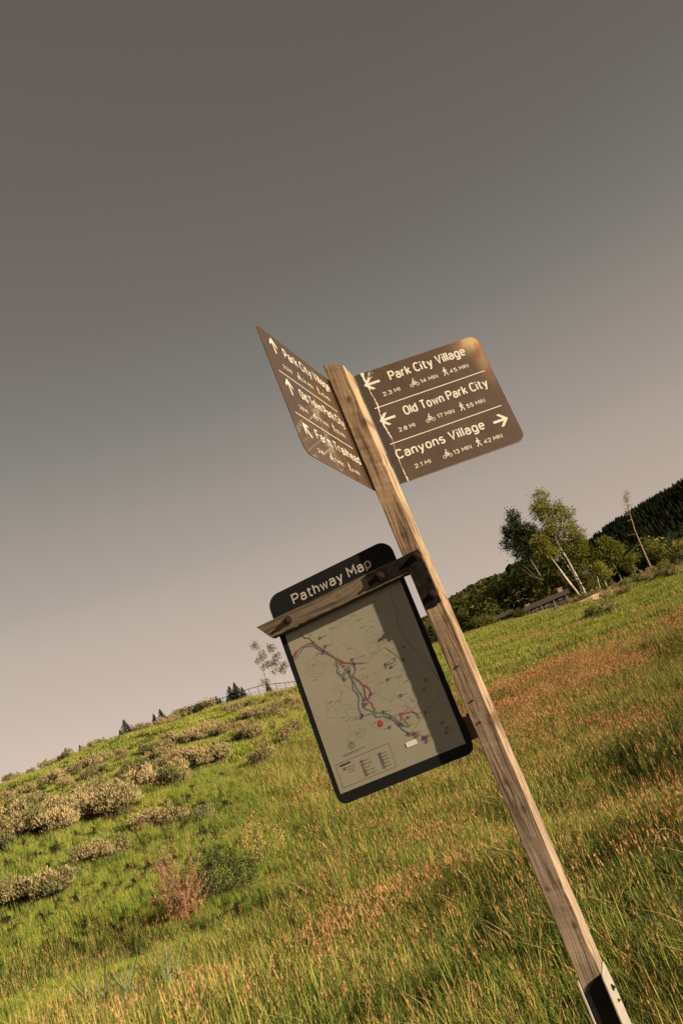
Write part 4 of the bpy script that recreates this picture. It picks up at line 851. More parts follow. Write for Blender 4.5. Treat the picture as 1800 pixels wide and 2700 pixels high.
for r_, x, y, s in SAGE:
    k = rg.choice((0, 1, 2, 1, 2, 0, 3)) if r_ not in 'cd' else rg.choice((3, 4, 3, 1))
    s2 = s * (.76 if r_ not in 'cd' else .68) * (1.15 if r_ in 'lmn' else 1)
    bush(x, y, s2, ROWS[r_][0], ROWS[r_][1], k, rg.uniform(0, 6.28), sz=s2*rg.uniform(.85, 1.2))
for x, y, s in SAGE2:
    if y < 130: bush(x, y, s*.9, 'low grey-green brush at the far side of the right meadow below the trees', 'low brush at the far meadow edge', rg.choice((1, 3, 4)), rg.uniform(0, 6.28), 'low_brush')
for k_ in range(26):
    t = k_/25; az_ = 12.5 + 9.5*t; d = 118 + rg.uniform(-14, 8); bush(d*math.sin(R(az_)), d*math.cos(R(az_)), rg.uniform(1.0, 1.7), 'low grey-green brush at the far side of the right meadow below the trees', 'low brush at the far meadow edge', rg.choice((1, 3, 4)), rg.uniform(0, 6.28), 'low_brush')

for k_ in range(32):
    az_ = -28.5 + 14*(k_/31) + rg.uniform(-.3, .3); d = rg.uniform(76, 86); s2 = rg.uniform(.55, .95)
    bush(d*math.sin(R(az_)), d*math.cos(R(az_)), s2, 'golden brush fringing the very crest of the left hill', 'golden brush fringing the crest', rg.choice((0, 1, 2)), rg.uniform(0, 6.28), 'crest_brush')

# ================================================================== FOREGROUND PLANTS
def weed(x, y):
    rg = random.Random(31); r = tag(empty('dry_weed', gpt(x, y, -.03)), 'tall feathery dry pinkish weed standing alone in the green grass, lower left', 'weed')
    sb = MB(); V, F, M = [], [], []
    for _ in range(52):
        a = rg.uniform(0, 6.283); L_ = rg.uniform(.45, 1.4); ln = rg.uniform(.05, .7) * (1.3 if L_ < .9 else .8); pts = []; ox, oy = rg.gauss(0, .14), rg.gauss(0, .12)
        for i in range(6):
            t = i/5; pts.append(Vector((ox + math.cos(a)*ln*t**1.4*L_, oy + math.sin(a)*ln*t**1.4*L_*.9, L_*t*(1-.22*t*ln) + .03*math.sin(t*7 + a))))
        sb.tube(pts, [.006, .005, .004, .003, .002, .001], 3)
        for _ in range(90):
            t = rg.uniform(.28, 1); i = min(4, int(t*5)); p = pts[i].lerp(pts[i+1], t*5 - i); b = len(V)
            q = p + Vector((rg.uniform(-.05, .05), rg.uniform(-.05, .05), rg.uniform(.01, .07))); w = Vector((rg.uniform(-1, 1), rg.uniform(-1, 1), rg.uniform(-.4, .4)))*.008
            V += [tuple(p), tuple(p.lerp(q, .6) + w), tuple(q), tuple(p.lerp(q, .6) - w)]; F.append([b, b+1, b+2, b+3])
    sb.build('stem', MG_seed, r); link('seed_plumes', mesh_from('seed_plumes', V, F, [MW]), r)
MW = leafmat('dry_weed_plume', [(.15, (.20,.10,.06)), (.5, (.42,.25,.145)), (.85, (.56,.40,.22))], .9, .5, .3)
weed(-4.75, 15.0)
# darker green bush beside it
MBush = leafmat('dark_bush_leaf', [(.2, (.018,.026,.012)), (.55, (.05,.065,.028)), (.85, (.13,.145,.065))], .9, .7, .25)
def leafy(name, label, cat, loc, lobes, leaf, n, mat, stemmat, group=None, seed=1, stem_h=.5, asp=1.0, parts=('foliage', 'stem'), upright=.3):
    rg = random.Random(seed); r = tag(empty(name, loc), label, cat, group); V, F = leaf_cloud(rg, lobes, leaf, n, upright)
    link(parts[0], mesh_from(parts[0], V, F, [mat]), r)
    sb = MB()
    for (x, y, z, rx, rz_) in lobes: sb.tube([(0, 0, -.1), (x*.4, y*.4, z*.5), (x, y, z)], [.05*stem_h, .03*stem_h, .01*stem_h], 4)
    sb.build(parts[1], stemmat, r); return r
def leaf_cloud(rg, lobes, leaf, n, upright=.3, clump=7):
    """leaves in small clumps spread through ellipsoid lobes (x, y, z, radius, half height)"""
    V, F = [], []; wts = [l[3]**2 * l[4] for l in lobes]
    for _ in range(n // clump):
        l = rg.choices(lobes, wts)[0]
        while True:
            u = Vector((rg.uniform(-1, 1), rg.uniform(-1, 1), rg.uniform(-1, 1)))
            if .16 < u.length < 1: break
        c = Vector((l[0] + u.x*l[3], l[1] + u.y*l[3], l[2] + u.z*l[4])); s = leaf * rg.uniform(1.0, 2.4)
        for _ in range(clump):
            p = c + Vector((rg.gauss(0, 1), rg.gauss(0, 1), rg.gauss(0, .8)))*s
            a = Vector((rg.gauss(0, 1), rg.gauss(0, 1), rg.gauss(0, 1)*upright + .2)).normalized() * leaf*rg.uniform(.6, 1.2); b_ = Vector((rg.gauss(0, 1), rg.gauss(0, 1), rg.gauss(0, 1))).cross(a).normalized() * leaf*rg.uniform(.3, .6)
            k = len(V); V += [tuple(p - a), tuple(p + b_), tuple(p + a), tuple(p - b_)]; F.append([k, k+1, k+2, k+3])
    return V, F
leafy('green_bush', 'dark green twiggy bush just right of the tall dry pinkish weed', 'bush', gpt(-4.35, 15.55), [(0, 0, .35, .40, .34), (.45, .1, .30, .30, .28), (-.35, .2, .40, .26, .34), (.1, -.1, .72, .24, .26), (.35, .2, .62, .16, .24), (-.15, .1, .85, .12, .18), (.62, 0, .42, .18, .22)],  .022, 3600, MBush, MS_stem, seed=6, stem_h=.3)
leafy('green_bush', 'small feathery pale plant behind the dark green bush, lower left', 'bush', gpt(-3.9, 17.4), [(0, 0, .45, .22, .45), (.35, .2, .35, .18, .35), (.1, .1, .8, .10, .2)], .022, 700, MG_seed, MS_stem, seed=7, stem_h=.3)
# broad pale blades at the bottom left
for i, (x, y, lab) in enumerate([(-4.55, 10.4, 'clump of broad pale blades at the bottom edge, leftmost of three'), (-4.15, 10.3, 'clump of broad pale blades at the bottom edge, middle of three'), (-3.75, 10.5, 'clump of broad pale blades at the bottom edge, rightmost of three')]):
    rg = random.Random(90+i); V, F, M = [], [], []
    for _ in range(17): blade(V, F, M, rg.uniform(-.10, .10), rg.uniform(-.10, .10), rg.uniform(.40, .66), rg.uniform(.014, .024), rg.uniform(0, 6.28), rg.uniform(.1, .45), rg.uniform(0, .35), 0, 5)
    tag(link('blade_clump', mesh_from('blade_clump', V, F, [MG_pale]), None, gpt(x, y)), lab, 'grass clump')
# darker tussocks around the post foot
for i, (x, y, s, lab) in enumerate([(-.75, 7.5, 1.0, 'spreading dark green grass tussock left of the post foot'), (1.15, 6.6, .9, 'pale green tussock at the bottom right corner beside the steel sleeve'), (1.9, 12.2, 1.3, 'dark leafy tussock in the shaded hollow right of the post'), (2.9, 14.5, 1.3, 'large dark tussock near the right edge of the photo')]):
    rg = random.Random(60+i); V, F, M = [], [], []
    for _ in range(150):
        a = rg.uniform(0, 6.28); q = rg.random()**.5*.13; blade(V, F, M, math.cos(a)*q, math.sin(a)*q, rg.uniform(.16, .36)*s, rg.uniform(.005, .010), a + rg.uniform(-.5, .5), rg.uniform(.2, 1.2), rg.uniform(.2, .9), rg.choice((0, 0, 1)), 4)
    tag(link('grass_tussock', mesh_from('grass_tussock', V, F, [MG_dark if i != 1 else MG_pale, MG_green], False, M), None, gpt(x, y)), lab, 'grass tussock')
# long bent straws right of the post
for i, (x, y, h, a, lab) in enumerate([(1.55, 8.6, .55, .2, 'long bent straw arching over the grass right of the post, upper'), (1.25, 8.0, .50, .6, 'long bent straw lying flat right of the post, lower')]):
    pts = [(h*1.3*t*math.cos(a), h*1.3*t*math.sin(a), h*math.sin(min(1, t*1.05)*2.7)*.8 + .05) for t in [k/9 for k in range(10)]]
    mb = MB(); mb.tube(pts, .0028, 4); tag(mb.build('bent_straw', MG_straw, None, False, gpt(x, y)), lab, 'straw')

# ================================================================== TREES
MT_asp = leafmat('aspen_leaf', [(.2, (.085,.095,.018)), (.5, (.20,.20,.035)), (.8, (.33,.29,.06))], .25, .6, .35)
MT_dark = leafmat('dark_tree_leaf', [(.2, (.015,.023,.009)), (.5, (.040,.052,.016)), (.8, (.095,.105,.03))], .12, .5, .25)
MT_mid = leafmat('scrub_oak_leaf', [(.2, (.038,.048,.013)), (.5, (.100,.106,.026)), (.8, (.20,.18,.05))], .09, .6, .28)
MT_con = leafmat('conifer_needle', [(.2, (.011,.017,.008)), (.5, (.028,.036,.015)), (.8, (.062,.068,.026))], .2, .5, .1)
MT_yel = leafmat('yellowing_leaf', [(.2, (.12,.09,.025)), (.5, (.25,.18,.045)), (.8, (.36,.25,.075))], .3, .6, .3)
def barkm(name, c, d):
    m, n, b = newmat(name); L = n.links; t = n.nodes.new('ShaderNodeTexCoord'); mp = n.nodes.new('ShaderNodeMapping'); mp.inputs['Scale'].default_value = (1, 1, 3)
    L.new(t.outputs['Object'], mp.inputs[0]); no = N(n, 'ShaderNodeTexNoise', Scale=2.5, Detail=4.0); L.new(mp.outputs[0], no.inputs['Vector'])
    r = rampnode(n, [(.40, d), (.52, c)]); L.new(no.outputs['Fac'], r.inputs['Fac']); L.new(r.outputs[0], b.inputs['Base Color']); b.inputs['Roughness'].default_value = .8; return m
MB_asp = barkm('aspen_bark', (.38,.325,.26), (.15,.12,.085)); MB_brown = barkm('brown_bark', (.07,.05,.034), (.035,.026,.018)); MB_snag = barkm('reddish_dead_bark', (.21,.125,.085), (.09,.06,.045))
def tree(name, label, x, y, h, trunks, lobes, leaf, n, lm, bm, group=None, seed=1, dz=-.3):
    """trunks: list of point lists with radii; lobes in metres"""
    rg = random.Random(seed); r = tag(empty(name, gpt(x, y, dz)), label, 'tree', group)
    tb = MB()
    for pts, r0_, r1_ in trunks:
        m = 9; P = []
        for i in range(m + 1):
            t = i/m * (len(pts) - 1); k = min(int(t), len(pts) - 2); p = Vector(pts[k]).lerp(Vector(pts[k+1]), t - k)
            P.append(p + Vector((rg.uniform(-1, 1), rg.uniform(-1, 1), 0))*h*.006)
        tb.tube(P, [r0_ + (r1_ - r0_)*i/m for i in range(m + 1)], 7)
    tr = tb.build('trunk', bm, r, True)
    lb = MB()
    main = [p for pts, a, b_ in trunks for p in pts[1:]]
    for l in lobes:
        q = min(main, key=lambda p: (Vector(p) - Vector(l[:3])).length + max(0, p[2] - l[2])*2); q = Vector(q); c = Vector(l[:3])
        for _ in range(5):
            e = c + Vector((rg.uniform(-.8, .8)*l[3], rg.uniform(-.8, .8)*l[3], rg.uniform(-.5, .8)*l[4])); mid = q.lerp(e, .5) + Vector((0, 0, -.05*h*rg.random()))
            lb.tube([q, mid, e], [h*.006, h*.004, h*.0015], 4)
    lb.build('limb', bm, r)
    if n:
        V, F = leaf_cloud(rg, lobes, leaf, n, .6); link('crown', mesh_from('crown', V, F, [lm]), r)
    return r
# the tall aspens in front of the dark trees
LATE = []
tree('aspen_tree', 'tallest aspen with white trunk and bright sunlit crown, right of the post', 30.2, 134.6, 19.7,
     [([(0,0,0), (-.1,0,6), (-.5,0,11), (-.6,0,16), (-.3,0,19)], .20, .05), ([(-.3,.4,0), (-1.4,.4,5), (-2.2,.4,8.6), (-3.0,.4,11.5)], .14, .04)],
     [(.2,0,18.2,1.3,1.7), (-.7,0,16.4,1.7,1.7), (1.6,0,15.6,1.7,1.3), (3.0,0,14.4,1.3,.9), (.3,.5,13.8,1.9,1.3), (-1.0,0,12.6,1.5,1.1), (1.8,0,11.9,1.7,1.2), (2.9,0,10.6,1.5,1.1), (.6,.5,9.8,1.4,1.3), (-2.6,0,11.6,1.2,1.0), (-1.8,0,9.2,1.1,.9)], .165, 10500, MT_asp, MB_asp, seed=1)
tree('aspen_tree', 'slim white-trunked aspen just right of the tallest one, with a thin upright top', 31.6, 135.4, 13.8,
     [([(0,0,0), (.2,0,4), (1.0,0,9), (1.7,0,13.6)], .17, .03), ([(-.8,.2,0), (-1.2,.2,4), (-1.5,.2,7.5)], .14, .04)], [(1.7,0,12.4,.7,1.4), (1.2,0,10.2,1.2,1.2), (.6,0,8.2,1.5,1.3), (1.9,0,7.0,1.3,1.2), (.2,0,6.0,1.2,.9), (2.6,0,5.0,1.0,1.0)], .17, 6000, MT_asp, MB_asp, seed=2)
tree('aspen_tree', 'white-trunked aspen leaning left at the foot of the tallest one', 29.4, 133.8, 12.5,
     [([(0,0,0), (-.8,0,4), (-1.9,0,9), (-2.6,0,12)], .17, .04)], [(-2.4,0,11.4,1.3,1.2), (-1.6,0,9.6,1.2,1.0), (-3.2,0,10.0,1.0,.9)], .2, 3000, MT_asp, MB_asp, seed=3)
tree('cottonwood_tree', 'dark round-crowned tree on the skyline left of the tall aspens', 26.7, 143.5, 19.7,
     [([(0,0,0), (.0,0,6), (-.5,0,12), (-.3,0,18)], .32, .07)], [(.0,0,18.3,1.2,1.4), (-.9,0,16.3,1.9,1.5), (1.2,0,15.3,1.7,1.3), (-2.0,0,14.4,1.7,1.2), (.2,.4,13.9,2.0,1.5), (2.6,0,13.6,1.6,1.2), (3.7,0,12.4,1.4,1.0), (-1.2,0,12.2,1.6,1.1), (1.3,0,11.8,1.6,1.1), (-2.2,0,10.4,1.2,.8)], .19, 10500, MT_dark, MB_brown, seed=4)
tree('aspen_tree', 'thin bare-stemmed aspen in front of the dark trees, left of the white trunks', 28.9, 137.0, 10.3, [([(0,0,0), (-.3,0,5), (-1.0,0,10)], .11, .03)], [(-1.0,0,9.3,.8,.9), (-.5,0,7.4,.8,.7)], .15, 500, MT_mid, MB_asp, seed=5)
tree('aspen_tree', 'small pale-trunked aspen between the tall aspens and the dead snag', 36.3, 135.2, 9.4, [([(0,0,0), (.1,0,3), (-.1,0,6), (.3,0,9)], .14, .03)], [(.2,0,8.2,1.3,1.0), (-.8,0,7.0,1.3,1.0), (1.3,0,6.6,1.3,1.0), (.2,0,5.6,1.3,.8)], .2, 4200, MT_asp, MB_asp, seed=6)
tree('aspen_tree', 'short crooked sapling just left of the small pale-trunked aspen', 33.7, 133.8, 5.6, [([(0,0,0), (-.2,0,2.5), (-.1,0,5.4)], .10, .02)], [(-.1,0,4.6,.8,.9), (.4,0,3.5,.8,.7)], .19, 1500, MT_asp, MB_asp, seed=7)
tree('aspen_tree', 'thin white-stemmed aspen a step right of the tallest one, crown merging with its neighbours', 32.9, 136.4, 11.0, [([(0,0,0), (.5,0,4), (.2,0,7.5), (.8,0,10.6)], .12, .03)], [(.7,0,9.6,.9,1.0), (.3,0,7.9,1.1,.9), (1.4,0,6.6,1.0,.8), (-.5,0,6.2,.9,.7)], .16, 2400, MT_asp, MB_asp, seed=8)
tree('aspen_tree', 'low forked aspen sapling right of the small pale-trunked aspen', 38.2, 134.6, 5.2, [([(0,0,0), (.4,0,2.4), (.9,0,4.9)], .09, .02), ([(.2,0,1.0), (-.5,0,4.0)], .06, .02)], [(.9,0,4.3,.9,.8), (-.4,0,3.6,.8,.8), (.2,0,2.8,.7,.6)], .15, 1500, MT_asp, MB_asp, seed=9)
for (x, y, h) in [(44.5,137.5,3.4), (46.5,136.0,2.6), (48.8,137.0,4.2), (43.0,134.2,1.9), (51.0,136.0,3.0), (47.2,131.0,1.6)]:
    LATE.append((x, y, h))
tree('aspen_tree', 'thin white stem close left of the tallest trunk, leafless below its small top', 29.9, 135.2, 13.0, [([(0,0,0), (.2,0,5), (-.6,0,9), (-.9,0,12.6)], .11, .03)], [(-.9,0,12.0,.8,.9), (-.5,0,10.3,.8,.7)], .16, 900, MT_asp, MB_asp, seed=31)
# dead snag
r = tag(empty('dead_tree', gpt(40.3, 132.4, -.3)), 'bare reddish dead tree with broken twigs near the right edge', 'tree'); rg = random.Random(12)
tb = MB(); tp = [Vector((0,0,0)), Vector((.2,0,4)), Vector((.5,0,8)), Vector((1.2,0,11.5)), Vector((2.0,0,14.2))]; tb.tube(tp, [.19,.14,.10,.06,.02], 7); tb.build('trunk', MB_snag, r, True)
lb = MB()
for _ in range(70):
    t = rg.uniform(.30, .99) if rg.random() < .25 else rg.uniform(.68, .99); k = min(3, int(t*4)); p = tp[k].lerp(tp[k+1], t*4 - k); a = rg.uniform(0, 6.283); L_ = rg.uniform(.5, 1.7)*(1.25 - t*.6); e = p + Vector((math.cos(a)*L_, math.sin(a)*L_, rg.uniform(-.35, .35)))
    lb.tube([p, p.lerp(e, .5) + Vector((0, 0, rg.uniform(-.1, .12))), e], [.035, .022, .008], 3)
    for _ in range(2):
        f = p.lerp(e, rg.uniform(.4, .9)); lb.tube([f, f + Vector((rg.uniform(-.5, .5), rg.uniform(-.5, .5), rg.uniform(-.3, .5)))], [.015, .005], 3)
lb.build('limb', MB_snag, r)

# shared crowns for the belt of trees behind the meadow
def crown_variant(seed, kind):
    rg = random.Random(seed)
    if kind == 'tall': lobes = [(rg.uniform(-1.3, 1.3), rg.uniform(-1.3, 1.3), rg.uniform(2.2, 8.2), rg.uniform(.9, 1.6), rg.uniform(.8, 1.4)) for _ in range(13)] + [(rg.uniform(-.3, .3), 0, 9.1, .9, 1.0)]
    else: lobes = [(rg.uniform(-1.8, 1.8), rg.uniform(-1.5, 1.5), rg.uniform(.8, 3.4), rg.uniform(.9, 1.5), rg.uniform(.7, 1.2)) for _ in range(10)]
    V, F = leaf_cloud(rg, lobes, .21, 3800 if kind == 'tall' else 2600, .6, 6)
    tb = MB(); H = 9 if kind == 'tall' else 3.4
    tb.tube([(0, 0, -.6), (.1, 0, H*.35), (-.1, 0, H*.8)], [.17, .12, .05], 6)
    for l in lobes[:8]: tb.tube([(0, 0, l[2]*.45), (l[0], l[1], l[2])], [.06, .02], 4)
    return V, F, tb
TV = {}
for nm, kind, mat in (('dt', 'tall', MT_dark), ('mt', 'tall', MT_mid), ('mb', 'bush', MT_mid), ('db', 'bush', MT_dark), ('ab', 'bush', MT_asp), ('at', 'tall', MT_asp), ('yb', 'bush', MT_yel)):
    for s_ in (0, 1):
        V, F, tb = crown_variant(hash_ := (sum(map(ord, nm))*3 + s_), kind); TV[nm, s_] = (mesh_from('crown', V, F, [mat]), tb.mesh('trunk', [MB_brown]))
def belt(nm, x, y, h, label, group, name='tree', rg=random):
    c, t = TV[nm, rg.randint(0, 1)]; base = 9.6 if nm[1] == 't' else 4.2; s = h / base
    r = tag(empty(name, gpt(x, y, -.25), rg.uniform(0, 6.28)), label, 'tree' if nm[1] == 't' else 'bush', group); r.scale = (s*rg.uniform(.9, 1.2), s*rg.uniform(.9, 1.2), s)
    link('crown', c, r); link('trunk', t, r)
rg = random.Random(5)
for (x, y, h) in [(29.1,149.2,14.6), (28.0,150.3,13.6), (32.5,151.6,15.2), (26.3,147.6,12.0), (34.4,152.3,13.6), (24.6,148,9.5), (31,154,14.5), (36.0,153,11.5)]:
    belt('dt', x, y, h, 'tall dark green tree in the dense stand right behind the white-trunked aspens', 'dark trees behind the aspens', 'dark_tree', rg)
for i in range(30):
    az_ = 1.2 + 5.6*(i/29) + rg.uniform(-.25, .25); d = rg.uniform(139, 152); h = rg.uniform(3.2, 6.2)
    belt(rg.choice(['mb', 'db', 'mb', 'mt']), d*math.sin(R(az_)), d*math.cos(R(az_)), h, 'olive scrub oak in the thicket just right of the post, behind the meadow', 'scrub oaks just right of the post', 'scrub_oak', rg)
for (x, y, h) in [(19.0,131.4,2.2), (19.7,131.0,1.7), (14.3,131.2,2.3), (13.2,131.6,2.8), (27.9,131.6,2.0), (28.8,131.0,1.5), (21.0,127.9,.9), (26.2,127.6,.8), (24.2,129.6,.8)]:
    belt('mb', x, y, h, 'low green shrub crowding the log cabin and the shed', 'shrubs round the log cabin', 'shrub', rg)
for i in range(26):
    az_ = 6.4 + 6.2*(i/25) + rg.uniform(-.25, .25); d = rg.uniform(142, 156); h = rg.uniform(5.0, 8.5)
    belt(rg.choice(['mb', 'mt', 'mt', 'ab']), d*math.sin(R(az_)), d*math.cos(R(az_)), h, 'bushy green tree in the wood behind the log cabin', 'trees behind the log cabin', 'bushy_tree', rg)
for i in range(34):
    az_ = 12.2 + 10.5*(i/33) + rg.uniform(-.25, .25); d = rg.uniform(146, 168); h = rg.uniform(3.0, 7.2) * (1.0 if az_ < 18 else .85)
    belt(rg.choice(['mb', 'mt', 'db', 'ab', 'dt']), d*math.sin(R(az_)), d*math.cos(R(az_)), h, 'mixed green tree in the belt between the tall aspens and the right edge', 'tree belt at the right edge', 'belt_tree', rg)
for i in range(18):
    az_ = 10.5 + 12*(i/17); d = rg.uniform(175, 210); h = rg.uniform(8, 13)
    belt(rg.choice(['dt', 'dt', 'mt']), d*math.sin(R(az_)), d*math.cos(R(az_)), h, 'dark tree standing further back at the foot of the conifer hill', 'trees at the foot of the conifer hill', 'far_tree', rg)
for i in range(16):
    az_ = 24 + 16*(i/15); d = rg.uniform(140, 165); belt(rg.choice(['mb', 'mt', 'dt']), d*math.sin(R(az_)), d*math.cos(R(az_)), rg.uniform(4, 8), 'mixed green tree in the belt between the tall aspens and the right edge', 'tree belt at the right edge', 'belt_tree', rg)
for i in range(14):
    az_ = -9 + 9.5*(i/13); d = rg.uniform(142, 160); belt(rg.choice(['mb', 'mt']), d*math.sin(R(az_)), d*math.cos(R(az_)), rg.uniform(3, 6), 'olive scrub oak in the thicket just right of the post, behind the meadow', 'scrub oaks just right of the post', 'scrub_oak', rg)

for (x, y, h) in LATE: belt('ab', x, y, h, 'low yellow-green brush near the right edge, in front of the pale house and dead tree', 'yellow-green brush by the dead tree', 'brush', rg)
# skyline of the left hill
def conifer_variant(seed):
    rg = random.Random(seed); V, F = [], []; tb = MB(); tb.tube([(0, 0, -.1), (0, 0, 1.0)], [.035, .006], 5)
    for i in range(620):
        t = rg.random()**.8; z = .08 + .92*t; rr = .30*(1 - t)**.85*rg.uniform(.5, 1.1) + .012; a = rg.uniform(0, 6.283)
        p0 = Vector((math.cos(a)*rr*.25, math.sin(a)*rr*.25, z + .03)); p1 = Vector((math.cos(a)*rr, math.sin(a)*rr, z - .05*rg.random())); w = Vector((-math.sin(a), math.cos(a), 0))*.03*(1.1 - t); k = len(V)
        V += [tuple(p0), tuple(p0.lerp(p1, .6) + w), tuple(p1), tuple(p0.lerp(p1, .6) - w)]; F.append([k, k+1, k+2, k+3])
    return mesh_from('crown', V, F, [MT_con]), tb.mesh('trunk', [MB_brown])
CV = [conifer_variant(40), conifer_variant(41)]
def conifer(x, y, h, label, group=None, wd=1.0):
    c, t = CV[rg.randint(0, 1)]; r = tag(empty('spruce_tree', gpt(x, y, -.3), rg.uniform(0, 6.28)), label, 'tree', group); r.scale = ((h+.3)*wd*1.35, (h+.3)*wd*1.35, h+.2)
    link('crown', c, r); link('trunk', t, r)
conifer(-27.9, 85.6, 2.7, 'broad dark spruce alone on the left part of the skyline', wd=1.3)
conifer(-28.5, 85.4, 1.9, 'small spruce touching the left side of the broad dark spruce')
conifer(-27.1, 85.8, 1.6, 'short spruce right of the broad dark spruce on the skyline')
conifer(-25.1, 86.4, 2.3, 'left one of the two close pointed spruces on the skyline')
conifer(-24.4, 86.6, 2.5, 'right and larger one of the two close pointed spruces on the skyline', wd=1.2)
conifer(-18.9, 88.0, 1.7, 'small pointed spruce left of the big skyline cluster, taller of its pair')
conifer(-18.6, 88.1, 1.4, 'small pointed spruce left of the big skyline cluster, shorter of its pair')
conifer(-17.4, 88.3, 2.3, 'dense dark spruce in the big skyline cluster, left', wd=1.5)
conifer(-16.8, 88.4, 2.5, 'tallest spruce in the big skyline cluster', wd=1.2)
conifer(-16.2, 88.5, 1.8, 'thin spruce at the right side of the big skyline cluster')
conifer(-13.7, 89.0, 1.7, 'tiny dark cypress-like spruce next to the wire fence, left of the skyline aspens')
conifer(-33.5, 83.5, 1.8, 'leftmost tiny pointed spruce on the low skyline of the left hill'); conifer(-32.2, 84.0, 1.9, 'second tiny spruce on the low skyline'); conifer(-31.4, 84.3, 1.9, 'third tiny spruce on the low skyline, with open sky on both sides')
for (x, y, h, k, lab) in [(-26.1,86.1,1.9,'yb','yellowish round bush on the skyline between the spruces'), (-22.8,87.1,1.9,'mb','olive bush on the skyline at the left end of the wire fence'), (-22.3,87.2,1.8,'yb','yellowish bush beside the olive one at the left end of the wire fence'), (-21.0,87.5,1.6,'db','dark bush on the skyline right of the fence end'), (-20.3,87.7,1.8,'yb','golden bush on the skyline, left of two'), (-19.7,87.8,1.7,'yb','golden bush on the skyline, right of two'), (-34.1,83.3,1.5,'yb','low tan bush at the step of the left skyline')]:
    belt(k, x, y, h, lab, None, 'skyline_bush', rg)
tree('aspen_tree', 'thin sparse aspen on the skyline, left of the pair beside the map board', -12.3, 89.2, 6.2, [([(0,0,0), (-.3,0,2.5), (-1.2,0,5.9)], .06, .015), ([(-.1,0,1), (-1.3,0,2.6)], .03, .01)], [(-1.3,0,6.2,.4,.6), (-.9,0,5.0,.5,.5), (-.6,0,3.9,.5,.4), (-1.6,0,2.3,.45,.35), (-.2,0,3.0,.3,.3), (-1.5,0,4.6,.35,.35)], .075, 1300, MT_mid, MB_asp, seed=21)
tree('aspen_tree', 'thin sparse aspen on the skyline, right of the pair and touching the map board edge', -11.4, 89.3, 5.9, [([(0,0,0), (-.2,0,2.5), (-.7,0,5.6)], .055, .015)], [(-.7,0,5.6,.45,.5), (-.4,0,4.5,.5,.45), (-.9,0,4.0,.4,.4), (.1,0,3.4,.4,.35), (-.5,0,3.0,.35,.35)], .075, 1100, MT_mid, MB_asp, seed=22)
# wire fence along the crest
fn = tag(empty('wire_fence', gpt(-21.9, 87.3)), 'low wire fence with thin posts running along the skyline of the left hill', 'fence')
Mf = simple('fence_wood', (.04,.03,.025), .9, .2, 20); fx = []
pm = MB(); pm.tube([(0, 0, -.3), (0, 0, 1.25)], .03, 5); pme = pm.mesh('fence_post', [Mf])
for i in range(15):
    t = i/14; x = -21.9 + 12.7*t; y = 87.3 + 2.2*t; p = gpt(x, y, .0); o = link('fence_post', pme, fn, p - fn.location); fx.append(p - fn.location)
for hgt in (1.22, .7):
    mb = MB(); mb.tube([p + Vector((0, -.04, hgt)) for p in fx], .034 if hgt > .8 else .012, 4); mb.build('rail', Mf, fn)
# thin dead stake on the slope
mb = MB(); mb.tube([(0, 0, -.1), (-.05, 0, .9), (-.12, 0, 1.85)], [.035, .03, .02], 6); tag(mb.build('dead_stake', MB_brown, None, False, gpt(-11.6, 31.4)), 'thin dark dead stake standing among the sagebrush on the left slope', 'stake')

